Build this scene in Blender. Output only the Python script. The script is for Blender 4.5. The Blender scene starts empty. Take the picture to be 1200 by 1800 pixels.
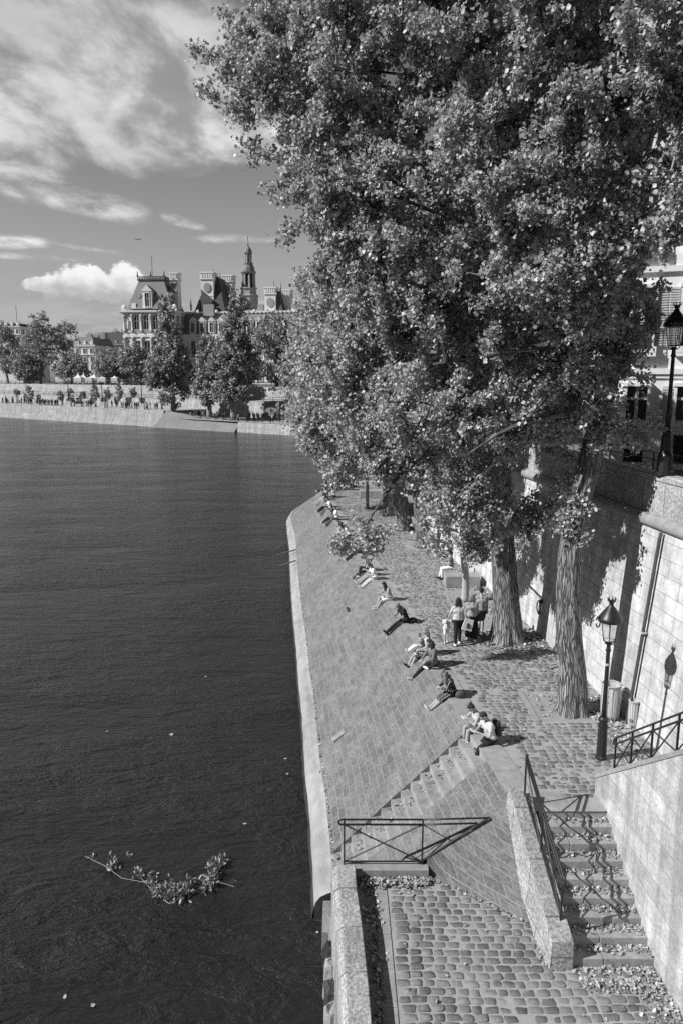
import bpy, math, random
import numpy as np
from mathutils import Vector, Matrix
R = math.radians
rng = np.random.default_rng(7)
random.seed(7)
scn = bpy.context.scene
col = scn.collection

# ------------------------------------------------------------------ camera
F, HY, H = 1300.0, 660.0, 12.5
PIT = math.atan((900 - HY) / F)
CP, SP = math.cos(PIT), math.sin(PIT)
cd = bpy.data.cameras.new("camera"); cam = bpy.data.objects.new("camera", cd); col.objects.link(cam)
cam.location = (0, 0, H); cam.rotation_euler = (math.pi / 2 - PIT, 0, 0)
cd.sensor_fit = 'VERTICAL'; cd.sensor_height = 36.0; cd.lens = 36.0 * F / 1800
cd.clip_end = 20000; cd.clip_start = 0.1
scn.camera = cam

def ray(x, y):
    a = (x - 600) / F; b = (900 - y) / F
    return (a, CP + b * SP, -SP + b * CP)
def atz(x, y, z):                       # photo position seen on the level z
    d = ray(x, y); t = (z - H) / d[2]
    return Vector((d[0] * t, d[1] * t, z))
def aty(x, y, Y):                       # photo position at the distance Y
    d = ray(x, y); t = Y / d[1]
    return Vector((d[0] * t, Y, H + d[2] * t))

# ------------------------------------------------------------------ sun, sky
SUN_EL, SUN_AZ = R(37), R(16)           # travels towards +X and a little towards +Y
sdir = Vector((math.cos(SUN_EL) * math.cos(SUN_AZ), math.cos(SUN_EL) * math.sin(SUN_AZ), -math.sin(SUN_EL)))
sl = bpy.data.lights.new("sun", 'SUN'); sl.energy = 5.0; sl.angle = R(0.5); sl.color = (1, 1, 1)
so = bpy.data.objects.new("sun", sl); col.objects.link(so)
so.rotation_euler = sdir.to_track_quat('-Z', 'Y').to_euler()
scn.view_settings.view_transform = 'Standard'; scn.view_settings.look = 'None'
scn.view_settings.exposure = 0.12; scn.view_settings.gamma = 1.0
scn.view_settings.use_curve_mapping = False
scn.cycles.max_bounces = 6; scn.cycles.diffuse_bounces = 3; scn.cycles.glossy_bounces = 3
scn.cycles.transmission_bounces = 4; scn.cycles.transparent_max_bounces = 6
scn.cycles.use_denoising = False; scn.cycles.sample_clamp_indirect = 1.5; scn.cycles.sample_clamp_direct = 1.3
scn.cycles.caustics_reflective = False; scn.cycles.caustics_refractive = False

class N:
    """small node helper"""
    def __init__(s, nt): s.nt = nt
    def n(s, t, **k):
        o = s.nt.nodes.new(t)
        for a, v in k.items(): setattr(o, a, v)
        return o
    def link(s, v, inp):
        if isinstance(v, (int, float)): inp.default_value = v
        elif isinstance(v, (tuple, list)): inp.default_value = v
        else: s.nt.links.new(v, inp)
    def m(s, op, a, b=0.0, c=None, clamp=False):
        o = s.n('ShaderNodeMath', operation=op); o.use_clamp = clamp
        s.link(a, o.inputs[0]); s.link(b, o.inputs[1])
        if c is not None: s.link(c, o.inputs[2])
        return o.outputs[0]
    def ss(s, v, a, b, lo=0.0, hi=1.0):
        o = s.n('ShaderNodeMapRange', interpolation_type='SMOOTHSTEP')
        s.link(v, o.inputs[0]); s.link(a, o.inputs[1]); s.link(b, o.inputs[2]); s.link(lo, o.inputs[3]); s.link(hi, o.inputs[4])
        return o.outputs[0]
    def noise(s, vec, scale, detail=4.0, rough=0.5, dist=0.0):
        o = s.n('ShaderNodeTexNoise'); s.link(vec, o.inputs['Vector'])
        o.inputs['Scale'].default_value = scale; o.inputs['Detail'].default_value = detail
        o.inputs['Roughness'].default_value = rough; o.inputs['Distortion'].default_value = dist
        return o.outputs['Fac']
    def xyz(s, x, y, z):
        o = s.n('ShaderNodeCombineXYZ'); s.link(x, o.inputs[0]); s.link(y, o.inputs[1]); s.link(z, o.inputs[2])
        return o.outputs[0]
    def mapping(s, vec, scale=(1, 1, 1), rot=(0, 0, 0), loc=(0, 0, 0)):
        o = s.n('ShaderNodeMapping'); s.link(vec, o.inputs[0])
        o.inputs['Scale'].default_value = scale; o.inputs['Rotation'].default_value = rot; o.inputs['Location'].default_value = loc
        return o.outputs[0]
    def mix(s, f, a, b):
        o = s.n('ShaderNodeMix', data_type='FLOAT'); s.link(f, o.inputs[0]); s.link(a, o.inputs[2]); s.link(b, o.inputs[3])
        return o.outputs[0]

w = bpy.data.worlds.new("World"); scn.world = w; w.use_nodes = True
wt = w.node_tree; wt.nodes.clear(); g = N(wt)
sky = g.n('ShaderNodeTexSky', sky_type='NISHITA'); sky.sun_disc = False
sky.sun_elevation = SUN_EL; sky.sun_rotation = R(-(90 + 16)); sky.air_density = 1.0; sky.dust_density = 1.5
bw = g.n('ShaderNodeRGBToBW'); wt.links.new(sky.outputs[0], bw.inputs[0])
tc = g.n('ShaderNodeTexCoord'); sp = g.n('ShaderNodeSeparateXYZ'); wt.links.new(tc.outputs['Generated'], sp.inputs[0])
X, Y, Z = sp.outputs
az = g.m('ARCTAN2', X, Y)
hyp = g.m('SQRT', g.m('ADD', g.m('MULTIPLY', X, X), g.m('MULTIPLY', Y, Y)))
el = g.m('ARCTAN2', Z, hyp)
zc = g.m('MAXIMUM', Z, 0.0)
# cloud deck: the direction meets a high level, so clouds flatten towards the horizon
den = g.m('ADD', zc, 0.10)
u = g.m('DIVIDE', X, den); v = g.m('DIVIDE', Y, den)
pv = g.xyz(u, v, 0.0)
n1 = g.noise(g.mapping(pv, (1.1, 1.0, 1), loc=(3.1, 0.4, 0)), 1.1, 8, 0.55, 0.1)
n2 = g.noise(g.mapping(pv, (1.3, 0.7, 1), loc=(7, 2, 5)), 2.6, 8, 0.62, 0.2)
n3 = g.noise(g.xyz(g.m('MULTIPLY', az, 7.0), g.m('MULTIPLY', el, 13.0), 0.0), 1.5, 7, 0.58, 0.2)
def dirpx(x, y):
    d = ray(x, y); return math.atan2(d[0], d[1]), math.atan2(d[2], math.hypot(d[0], d[1]))
def blob(x, y, rx, ry, tilt=0.0):
    a, e = dirpx(x, y); sx = rx / F; sy = ry / F
    da = g.m('DIVIDE', g.m('SUBTRACT', az, a), sx)
    dd = g.m('SUBTRACT', el, e)
    if tilt: dd = g.m('SUBTRACT', dd, g.m('MULTIPLY', g.m('SUBTRACT', az, a), tilt))
    de = g.m('DIVIDE', dd, sy)
    r2 = g.m('ADD', g.m('MULTIPLY', da, da), g.m('MULTIPLY', de, de))
    return g.m('EXPONENT', g.m('MULTIPLY', r2, -1.0))
# where this sky carries cloud
bl = [(150, 150, 330, 150, 0.0, 1.0), (430, 255, 200, 42, 0.12, 0.75), (60, 320, 200, 32, -0.22, 1.05), (225, 365, 60, 20, -0.25, .7), (316, 388, 46, 11, -0.2, 0.85), (-100, 265, 260, 40, 0.1, .8), (30, 425, 70, 14, 0.0, .6), (420, 420, 120, 12, 0, .4), (90, 455, 200, 10, 0, .45), (150, 437, 110, 9, -.1, .4),
      (330, 130, 130, 100, 0, .55), (60, 60, 120, 60, .1, .9)]
acc = None
for x_, y_, rx_, ry_, t_, a_ in bl:
    b_ = g.m('MULTIPLY', blob(x_, y_, rx_, ry_, t_), a_)
    acc = b_ if acc is None else g.m('MAXIMUM', acc, b_)
nn = g.m('ADD', g.m('MULTIPLY', n1, 0.45), g.m('ADD', g.m('MULTIPLY', n2, 0.25), g.m('MULTIPLY', n3, 0.30)))
cov = g.ss(g.m('ADD', g.m('MULTIPLY', acc, 0.62), nn), 0.70, 0.90)
# cumulus by the horizon, crisp top and soft grey base
cu = None
for x_, y_, rx_, ry_ in [(222, 492, 42, 26), (158, 490, 46, 24), (110, 505, 46, 20), (70, 500, 24, 14), (180, 512, 80, 18), (480, 540, 60, 12), (30, 545, 70, 10), (-90, 500, 60, 26), (-250, 520, 100, 40)]:
    b_ = blob(x_, y_, rx_, ry_); cu = b_ if cu is None else g.m('MAXIMUM', cu, b_)
n4 = g.noise(g.xyz(g.m('MULTIPLY', az, 30.0), g.m('MULTIPLY', el, 38.0), 0.0), 1.4, 8, 0.6, 0.1)
cuf = g.ss(g.m('ADD', cu, g.m('MULTIPLY', n4, 1.5)), 1.10, 1.34)
_, e_cu = dirpx(150, 502)
cub = g.ss(g.m('ADD', el, g.m('MULTIPLY', n4, 0.05)), e_cu + 0.006, e_cu + 0.046)
# veil near the horizon
veil = g.ss(el, 0.15, 0.0)
veiln = g.ss(g.noise(g.xyz(g.m('MULTIPLY', az, 9.0), g.m('MULTIPLY', el, 34.0), 0.0), 1.3, 8, 0.6), 0.36, 0.62)
base = g.m('MULTIPLY', bw.outputs[0], 1.0)
# the red-filter sky of the photograph: the clear sky is darker high up
clear = g.m('MINIMUM', g.m('MULTIPLY', base, g.ss(el, 0.0, 0.62, 1.0, 0.50)), 3.5)
cshade = g.m('MULTIPLY', g.m('ADD', 3.4, g.m('MULTIPLY', g.ss(n2, 0.38, 0.62), 4.4)), g.ss(el, 0.28, 0.44, 1.0, 0.72))
cshade = g.m('MULTIPLY', cshade, g.ss(n1, 0.3, 0.62, 0.75, 1.1))
c1 = g.mix(g.m('MULTIPLY', cov, 0.95), clear, cshade)
c2 = g.mix(g.m('MULTIPLY', veil, g.m('MULTIPLY', veiln, 0.8)), c1, 5.6)
cucol = g.mix(cub, 4.2, 8.6)
c3 = g.m('MULTIPLY', g.mix(cuf, c2, cucol), g.m('MULTIPLY', g.ss(el, 0.48, 0.95, 1.0, 0.25), g.ss(Y, -0.3, 0.3, 0.5, 1.0)))   # unseen sky overhead and behind the camera dimmed to cut ambient fill
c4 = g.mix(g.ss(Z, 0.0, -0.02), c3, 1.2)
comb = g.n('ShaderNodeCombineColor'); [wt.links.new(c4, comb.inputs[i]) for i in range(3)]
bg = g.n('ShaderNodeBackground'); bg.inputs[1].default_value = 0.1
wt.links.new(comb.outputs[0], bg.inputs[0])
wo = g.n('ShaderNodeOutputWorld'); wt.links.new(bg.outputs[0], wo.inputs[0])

# ------------------------------------------------------------------ materials
MATS = {}
def mat(name, base=0.4, rough=0.8, noise=0.0, nscale=8.0, bump=0.0, bscale=30.0, spec=0.3, metal=0.0, fn=None, stretch=(1, 1, 1)):
    m = bpy.data.materials.new(name); m.use_nodes = True; nt = m.node_tree; nt.nodes.clear(); q = N(nt)
    p = q.n('ShaderNodeBsdfPrincipled'); o = q.n('ShaderNodeOutputMaterial'); nt.links.new(p.outputs[0], o.inputs[0])
    p.inputs['Roughness'].default_value = rough; p.inputs['Specular IOR Level'].default_value = spec; p.inputs['Metallic'].default_value = metal
    tc = q.n('ShaderNodeTexCoord')
    obj = q.mapping(tc.outputs['Object'], stretch)
    v = base
    if noise:
        a = q.noise(obj, nscale, 6, 0.62); b = q.noise(obj, nscale * 0.21, 4, 0.6)
        v = q.m('MULTIPLY', base, q.m('ADD', 1 - noise, q.m('MULTIPLY', q.m('ADD', a, b), noise)))
    h = None
    if fn: v, h = fn(q, tc, v)
    if isinstance(v, float): p.inputs['Base Color'].default_value = (v, v, v, 1)
    else:
        c = q.n('ShaderNodeCombineColor'); [nt.links.new(v, c.inputs[i]) for i in range(3)]; nt.links.new(c.outputs[0], p.inputs['Base Color'])
    if bump or h is not None:
        bn = q.n('ShaderNodeBump'); bn.inputs['Strength'].default_value = 1.0; bn.inputs['Distance'].default_value = bump or 0.01
        nt.links.new(h if h is not None else q.noise(obj, bscale, 6, 0.65), bn.inputs['Height']); nt.links.new(bn.outputs[0], p.inputs['Normal'])
    MATS[name] = m
    return m

def bricks(q, vec, wd, ht, mortar, off=0.5, sm=0.1):
    b = q.n('ShaderNodeTexBrick'); q.link(vec, b.inputs['Vector']); b.offset = off
    b.inputs['Color1'].default_value = (0, 0, 0, 1); b.inputs['Color2'].default_value = (1, 1, 1, 1); b.inputs['Mortar'].default_value = (0.5, 0.5, 0.5, 1)
    b.inputs['Scale'].default_value = 1.0; b.inputs['Mortar Size'].default_value = mortar; b.inputs['Mortar Smooth'].default_value = sm
    b.inputs['Brick Width'].default_value = wd; b.inputs['Row Height'].default_value = ht; b.inputs['Bias'].default_value = 0.0
    s = q.n('ShaderNodeSeparateColor'); q.nt.links.new(b.outputs['Color'], s.inputs[0])
    return s.outputs[0], b.outputs['Fac']

def stone_fn(wd, ht, mortar, mcol, amp, big=0.35, streak=0.0, speck=0.25, dark=0.0, wob=0.012, patch=0.0):
    def fn(q, tc, base):
        uv = tc.outputs['UV']
        wv = q.n('ShaderNodeVectorMath', operation='MULTIPLY_ADD')
        nz = q.n('ShaderNodeTexNoise'); q.link(uv, nz.inputs['Vector']); nz.inputs['Scale'].default_value = 1.7; nz.inputs['Detail'].default_value = 5
        q.link(nz.outputs['Color'], wv.inputs[0]); wv.inputs[1].default_value = (wob * 3, wob * 3, 0); q.link(uv, wv.inputs[2])
        c, f = bricks(q, wv.outputs[0], wd, ht, mortar)
        n_big = q.noise(uv, 0.33, 5, 0.6); n_mid = q.noise(uv, 2.4, 6, 0.65); n_fine = q.noise(uv, 15.0, 6, 0.78)
        v = q.m('MULTIPLY', base, q.m('ADD', 1 - amp, q.m('MULTIPLY', c, 2 * amp)))
        v = q.m('MULTIPLY', v, q.m('ADD', 1 - big, q.m('MULTIPLY', n_big, 2 * big)))
        v = q.m('MULTIPLY', v, q.ss(n_mid, 0.3, 0.7, 0.80, 1.2))
        v = q.m('MULTIPLY', v, q.ss(n_fine, 0.33, 0.67, 1 - speck, 1 + speck))
        if streak:
            st = q.noise(q.mapping(uv, (2.6, 0.16, 1)), 1.0, 5, 0.6)
            v = q.m('MULTIPLY', v, q.ss(st, 0.38, 0.62, 1 - streak, 1.0))
        if dark:
            dk = q.noise(q.mapping(uv, (1.3, 3.0, 1)), 3.0, 6, 0.7)
            v = q.m('MULTIPLY', v, q.ss(dk, 0.64, 0.72, 1.0, 1 - dark))
        if patch:
            pt = q.noise(uv, 4.2, 5, 0.7)
            v = q.mix(q.ss(pt, 0.66, 0.70, 0.0, patch), v, 0.5)
        fm = q.m('MULTIPLY', f, q.ss(q.noise(uv, 2.0, 4, 0.6), 0.30, 0.52, 0.15, 1.0))
        v = q.mix(fm, v, mcol)
        hgt = q.m('ADD', q.m('MULTIPLY', f, -0.9), q.m('ADD', q.m('MULTIPLY', n_fine, 0.35), q.m('MULTIPLY', n_mid, 0.8)))
        return v, hgt
    return fn
mat('slope_stone', 0.185, 0.85, fn=stone_fn(0.46, 0.215, 0.016, 0.27, 0.16, 0.50, 0, 0.42, 0.5, wob=0.022, patch=0.2), bump=0.05)
mat('ashlar', 0.60, 0.85, fn=stone_fn(1.15, 0.42, 0.007, 0.22, 0.07, 0.22, 0.30, 0.14, 0.45, wob=0.010), bump=0.02)
mat('stair_ashlar', 0.52, 0.85, fn=stone_fn(1.0, 0.42, 0.008, 0.32, 0.10, 0.28, 0.35, 0.22, 0.5, wob=0.014), bump=0.022)
mat('far_ashlar', 0.42, 0.9, fn=stone_fn(2.2, 0.6, 0.05, 0.36, 0.14, 0.25, 0.4, 0.15, 0.3), bump=0.0)
mat('coping_stone', 0.36, 0.85, fn=stone_fn(1.1, 2.0, 0.012, 0.14, 0.12, 0.45, 0, 0.55, 0.5, patch=0.35), bump=0.03)
mat('slab_stone', 0.33, 0.85, 0.9, 6.0, 0.014, 40)
mat('step_stone', 0.33, 0.85, 1.0, 6.0, 0.018, 35)
mat('rough_stone', 0.30, 0.9, 0.8, 7.0, 0.03, 22)
mat('wet_stone', 0.05, 0.5, 0.8, 9.0, 0.03, 30, spec=0.5)
mat('ledge', 0.33, 0.85, 1.1, 3.2, 0.03, 14, stretch=(1, 0.5, 1))
mat('sand', 0.35, 0.95, 0.5, 9, 0.008, 60)
mat('soil', 0.33, 0.95, 0.7, 7, 0.02, 40)
mat('street', 0.16, 0.9, 0.3, 3)
mat('iron', 0.022, 0.38, 0.3, 20, 0.002, 60, spec=0.5)
mat('brass_band', 0.5, 0.5)
mat('lantern_glass', 0.5, 0.1)
mat('pipe', 0.07, 0.7, 0.9, 14)
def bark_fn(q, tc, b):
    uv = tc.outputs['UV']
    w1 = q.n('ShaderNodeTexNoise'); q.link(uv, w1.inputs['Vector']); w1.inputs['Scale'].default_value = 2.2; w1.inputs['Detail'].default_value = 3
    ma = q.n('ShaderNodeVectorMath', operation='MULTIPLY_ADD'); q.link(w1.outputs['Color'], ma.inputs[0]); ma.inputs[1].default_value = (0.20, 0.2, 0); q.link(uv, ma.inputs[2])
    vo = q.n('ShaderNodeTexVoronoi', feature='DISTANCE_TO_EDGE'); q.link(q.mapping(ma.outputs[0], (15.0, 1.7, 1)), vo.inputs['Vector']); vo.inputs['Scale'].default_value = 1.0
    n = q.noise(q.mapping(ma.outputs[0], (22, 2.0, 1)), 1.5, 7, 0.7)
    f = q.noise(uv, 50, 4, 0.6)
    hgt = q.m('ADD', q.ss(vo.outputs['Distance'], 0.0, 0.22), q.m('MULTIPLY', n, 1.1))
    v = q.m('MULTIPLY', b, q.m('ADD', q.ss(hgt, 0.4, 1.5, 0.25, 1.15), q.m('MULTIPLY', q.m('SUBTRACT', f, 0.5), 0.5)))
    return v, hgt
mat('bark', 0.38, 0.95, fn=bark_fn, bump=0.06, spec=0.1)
mat('limb', 0.30, 0.9, 0.5, 6, 0.01, 30, spec=0.1)
mat('smooth_bark', 0.42, 0.9, 0.4, 5, 0.006, 30, spec=0.1, stretch=(1, 1, 0.4))
mat('twig', 0.36, 0.9, 0.3, 10, spec=0.1)

def leaf_mat(name, lo, hi, trans=0.25, rough=0.45, spec=0.45):
    m = bpy.data.materials.new(name); m.use_nodes = True; nt = m.node_tree; nt.nodes.clear(); q = N(nt)
    ge = q.n('ShaderNodeNewGeometry')
    r = ge.outputs['Random Per Island']
    v = q.m('ADD', lo, q.m('MULTIPLY', q.m('POWER', r, 1.6), hi - lo))
    c = q.n('ShaderNodeCombineColor'); [nt.links.new(v, c.inputs[i]) for i in range(3)]
    p = q.n('ShaderNodeBsdfPrincipled'); nt.links.new(c.outputs[0], p.inputs['Base Color'])
    p.inputs['Roughness'].default_value = rough; p.inputs['Specular IOR Level'].default_value = spec
    t = q.n('ShaderNodeBsdfTranslucent'); nt.links.new(c.outputs[0], t.inputs[0])
    mx = q.n('ShaderNodeMixShader'); mx.inputs[0].default_value = trans
    nt.links.new(p.outputs[0], mx.inputs[1]); nt.links.new(t.outputs[0], mx.inputs[2])
    o = q.n('ShaderNodeOutputMaterial'); nt.links.new(mx.outputs[0], o.inputs[0]); MATS[name] = m
leaf_mat('leaf', 0.28, 0.82, 0.36, 0.46, 0.45)
leaf_mat('leaf_far', 0.22, 0.62, 0.28, 0.6, 0.3)
leaf_mat('litter', 0.22, 0.62, 0.0, 0.8, 0.2)
leaf_mat('river_leaf', 0.18, 0.5, 0.15)
def cob_fn(q, tc, b):
    ge = q.n('ShaderNodeNewGeometry'); r = ge.outputs['Random Per Island']; ob = tc.outputs['Object']
    v = q.m('ADD', 0.13, q.m('MULTIPLY', r, 0.12)); n = q.noise(ob, 13, 6, .75); n2 = q.noise(ob, 1.1, 4, .6)
    v = q.m('MULTIPLY', v, q.m('ADD', .45, q.m('MULTIPLY', n, 1.1))); v = q.m('MULTIPLY', v, q.m('ADD', .6, q.m('MULTIPLY', n2, .9)))
    v = q.mix(q.ss(q.noise(ob, 2.3, 6, .7), .56, .66, 0.0, .6), v, .34)
    return v, q.m('MULTIPLY', n, 1.0)
mat('cobble', .2, .8, fn=cob_fn, bump=.02, spec=.25)

def flat(name, v, rough=0.8, spec=0.3, noise=0.15, ns=20):
    return mat(name, v, rough, noise, ns, spec=spec)
for nm, v in dict(skin=0.40, skin_dark=0.13, skin_mid=0.24, hair_black=0.02, hair_dark=0.035, hair_fair=0.20, cloth_white=0.78, cloth_black=0.018, cloth_grey=0.36, cloth_light=0.55, cloth_mid=0.16, cloth_dark=0.05, shoe_white=0.75, shoe_black=0.02, eye=0.02, leather=0.09, paper=0.8, canvas=0.72,
                  facade=0.76, facade_dark=0.34, slate=0.24, slate_dark=0.09, window_dark=0.03, shutter=0.5, house_wall=0.78, tent=0.85, car_dark=0.04, car_light=0.5, rubber=0.02, far_quay=0.42, far_grass=0.09, gold=0.45, plastic_bag=0.55, white_paint=0.8, bin_metal=0.4, river_wood=0.1).items():
    flat(nm, v)
MATS['window_dark'].node_tree.nodes['Principled BSDF'].inputs['Roughness'].default_value = 0.15
def stripe_fn(q, tc, b):
    s = q.n('ShaderNodeSeparateXYZ'); q.link(tc.outputs['Object'], s.inputs[0])
    k = q.m('FRACT', q.m('MULTIPLY', s.outputs[1], 17.0))
    return q.m('ADD', 0.02, q.m('MULTIPLY', q.m('GREATER_THAN', k, 0.78), 0.35)), None
mat('cloth_striped', 0.02, fn=stripe_fn)
def pat_fn(q, tc, b):
    return q.ss(q.noise(tc.outputs['Object'], 22, 2, 0.5), 0.47, 0.53, 0.03, 0.55), None
mat('cloth_pattern', 0.1, fn=pat_fn)

# glass of lanterns
gm = bpy.data.materials.new('clear_glass'); gm.use_nodes = True; nt = gm.node_tree; nt.nodes.clear(); q = N(nt)
tr = q.n('ShaderNodeBsdfTransparent'); gl = q.n('ShaderNodeBsdfGlossy'); gl.inputs['Roughness'].default_value = 0.05
df = q.n('ShaderNodeBsdfDiffuse'); df.inputs[0].default_value = (.8, .8, .8, 1)
m1 = q.n('ShaderNodeMixShader'); m1.inputs[0].default_value = 0.25; nt.links.new(tr.outputs[0], m1.inputs[1]); nt.links.new(df.outputs[0], m1.inputs[2])
m2 = q.n('ShaderNodeMixShader'); m2.inputs[0].default_value = 0.12; nt.links.new(m1.outputs[0], m2.inputs[1]); nt.links.new(gl.outputs[0], m2.inputs[2])
o = q.n('ShaderNodeOutputMaterial'); nt.links.new(m2.outputs[0], o.inputs[0]); MATS['clear_glass'] = gm

# water
wm = bpy.data.materials.new('river_water'); wm.use_nodes = True; nt = wm.node_tree; nt.nodes.clear(); q = N(nt)
p = q.n('ShaderNodeBsdfPrincipled'); p.inputs['Base Color'].default_value = (0.022, 0.022, 0.022, 1); p.inputs['Roughness'].default_value = 0.12
p.inputs['Specular IOR Level'].default_value = 0.5; p.inputs['IOR'].default_value = 1.33
tc = q.n('ShaderNodeTexCoord'); ob = tc.outputs['Object']
wa = q.noise(q.mapping(ob, (0.55, 1.5, 1), rot=(0, 0, 0.35)), 1.25, 5, 0.6, 0.8)
wb = q.noise(q.mapping(ob, (1.1, 2.4, 1), rot=(0, 0, -0.2)), 3.0, 5, 0.6, 0.6)
wc = q.noise(q.mapping(ob, (0.12, 0.25, 1)), 0.7, 3, 0.5)
hh = q.m('ADD', q.m('MULTIPLY', wa, 0.36), q.m('MULTIPLY', wb, 0.12))
hh = q.m('MULTIPLY', hh, q.ss(wc, 0.35, 0.65, 0.35, 1.35))
bn = q.n('ShaderNodeBump'); bn.inputs['Distance'].default_value = 1.0; bn.inputs['Strength'].default_value = 1.0
nt.links.new(hh, bn.inputs['Height']); nt.links.new(bn.outputs[0], p.inputs['Normal'])
o = q.n('ShaderNodeOutputMaterial'); nt.links.new(p.outputs[0], o.inputs[0]); MATS['river_water'] = wm

# ------------------------------------------------------------------ mesh helpers
class MB:
    def __init__(s): s.v = []; s.f = []; s.uv = []; s.n = 0; s.mi = []
    def quadstrip(s): pass
    def add(s, V, Fc, uvs=None, mi=0):
        b = len(s.v); s.v += [tuple(p) for p in V]
        for i, f in enumerate(Fc):
            s.f.append(tuple(b + k for k in f)); s.mi.append(mi)
            s.uv.append(uvs[i] if uvs else None)
    def poly(s, pts, uv=None, mi=0): s.add(pts, [tuple(range(len(pts)))], [uv] if uv else None, mi)
    def box(s, c, d, M=None, mi=0, taper=1.0):
        x, y, z = d[0] / 2, d[1] / 2, d[2] / 2; c = Vector(c)
        V = [Vector((sx * x * (taper if sz > 0 else 1), sy * y * (taper if sz > 0 else 1), sz * z)) for sz in (-1, 1) for sy in (-1, 1) for sx in (-1, 1)]
        V = [(M @ p if M else p) + c for p in V]
        s.add(V, [(0, 2, 3, 1), (4, 5, 7, 6), (0, 1, 5, 4), (2, 6, 7, 3), (0, 4, 6, 2), (1, 3, 7, 5)], None, mi)
    def tube(s, pts, rad, n=8, mi=0, cap=True, uvs=False, lobes=False):
        pts = [Vector(p) for p in pts]; k = len(pts)
        if isinstance(rad, (int, float)): rad = [rad] * k
        V = []; up = Vector((0.13, 0.2, 1)).normalized(); a = None
        for i, p in enumerate(pts):
            t = (pts[min(i + 1, k - 1)] - pts[max(i - 1, 0)]).normalized()
            if a is None:
                a = t.cross(up if abs(t.dot(up)) < 0.95 else Vector((1, 0, 0))).normalized()
            else: a = (a - t * a.dot(t)).normalized()
            b = t.cross(a)
            for j in range(n):
                an = 2 * math.pi * j / n
                lf = 1.0
                if lobes:
                    hz = max(p.z - pts[0].z, 0); lf = 1 + .035 * math.sin(3 * an + hz * .7) + .03 * math.sin(7 * an + hz * 1.1) + .02 * math.sin(13 * an - hz * 1.7) + math.exp(-hz / .28) * (.22 * max(0, math.sin(5 * an + 1)) + .08 * math.sin(9 * an))
                V.append(p + (a * math.cos(an) + b * math.sin(an)) * rad[i] * lf)
        Fc = []; U = []; L = 0
        for i in range(k - 1):
            dl = (pts[i + 1] - pts[i]).length
            for j in range(n):
                j2 = (j + 1) % n; Fc.append((i * n + j, i * n + j2, (i + 1) * n + j2, (i + 1) * n + j))
                c = 2 * math.pi * max(rad[0], .01)
                U.append([(j / n * c, L), ((j + 1) / n * c, L), ((j + 1) / n * c, L + dl), (j / n * c, L + dl)])
            L += dl
        if cap:
            Fc.append(tuple(range(n - 1, -1, -1))); U.append([(0, 0)] * n)
            Fc.append(tuple((k - 1) * n + j for j in range(n))); U.append([(0, 0)] * n)
        s.add(V, Fc, U if uvs else None, mi)
    def lathe(s, prof, c=(0, 0, 0), n=16, mi=0, sq=False, rot=0.0, flute=0):
        c = Vector(c); V = []
        for r, z in prof:
            for j in range(n):
                an = 2 * math.pi * j / n + rot
                rr = r * (1 + (0.05 if (j % 2) else -0.05) if flute else 1)
                V.append(c + Vector((rr * math.cos(an), rr * math.sin(an), z)))
        Fc = [(i * n + j, i * n + (j + 1) % n, (i + 1) * n + (j + 1) % n, (i + 1) * n + j) for i in range(len(prof) - 1) for j in range(n)]
        Fc.append(tuple(range(n - 1, -1, -1))); Fc.append(tuple((len(prof) - 1) * n + j for j in range(n)))
        s.add(V, Fc, None, mi)
    def ball(s, c, r, n=10, m=7, mi=0, M=None):
        if isinstance(r, (int, float)): r = (r, r, r)
        c = Vector(c); V = [Vector((0, 0, -r[2]))]
        for i in range(1, m):
            ph = -math.pi / 2 + math.pi * i / m
            for j in range(n):
                an = 2 * math.pi * j / n; V.append(Vector((r[0] * math.cos(ph) * math.cos(an), r[1] * math.cos(ph) * math.sin(an), r[2] * math.sin(ph))))
        V.append(Vector((0, 0, r[2])))
        V = [(M @ p if M else p) + c for p in V]
        Fc = [(0, 1 + (j + 1) % n, 1 + j) for j in range(n)]
        for i in range(m - 2):
            for j in range(n):
                a = 1 + i * n + j; b = 1 + i * n + (j + 1) % n; Fc.append((a, b, b + n, a + n))
        t = len(V) - 1; l = 1 + (m - 2) * n
        Fc += [(l + j, l + (j + 1) % n, t) for j in range(n)]
        s.add(V, Fc, None, mi)
    def build(s, name, mats, parent=None, smooth=False):
        me = bpy.data.meshes.new(name); me.from_pydata(s.v, [], s.f)
        if any(u is not None for u in s.uv):
            ul = me.uv_layers.new(name='UVMap'); flatuv = []
            for f, u_ in zip(s.f, s.uv):
                if u_ is None: u_ = [(s.v[i][0], s.v[i][1]) for i in f]
                for a in u_: flatuv += [a[0], a[1]]
            ul.data.foreach_set('uv', flatuv)
        if not isinstance(mats, (list, tuple)): mats = [mats]
        for m in mats: me.materials.append(MATS[m])
        if len(mats) > 1: me.polygons.foreach_set('material_index', s.mi)
        if smooth: me.polygons.foreach_set('use_smooth', [True] * len(me.polygons))
        me.update()
        return link(name, me, parent)
def link(name, me, parent=None):
    o = bpy.data.objects.new(name, me); col.objects.link(o)
    if parent: o.parent = parent
    return o
def tag(o, label, cat, group=None, kind=None):
    o['label'] = label; o['category'] = cat
    if group: o['group'] = group
    if kind: o['kind'] = kind
    return o
def struct(o, label=None):
    o['kind'] = 'structure'
    if label: o['label'] = label
    return o
def empty(name, loc, rz=0.0):
    o = bpy.data.objects.new(name, None); col.objects.link(o); o.location = loc; o.rotation_euler = (0, 0, rz); return o
def local(o):        # matrix world -> local of an empty made above
    return (Matrix.Translation(o.location) @ Matrix.Rotation(o.rotation_euler.z, 4, 'Z')).inverted()
def copy_tree(o, parent=None):
    c = o.copy(); col.objects.link(c)
    if parent: c.parent = parent
    for ch in list(o.children): copy_tree(ch, c)
    return c
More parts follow.
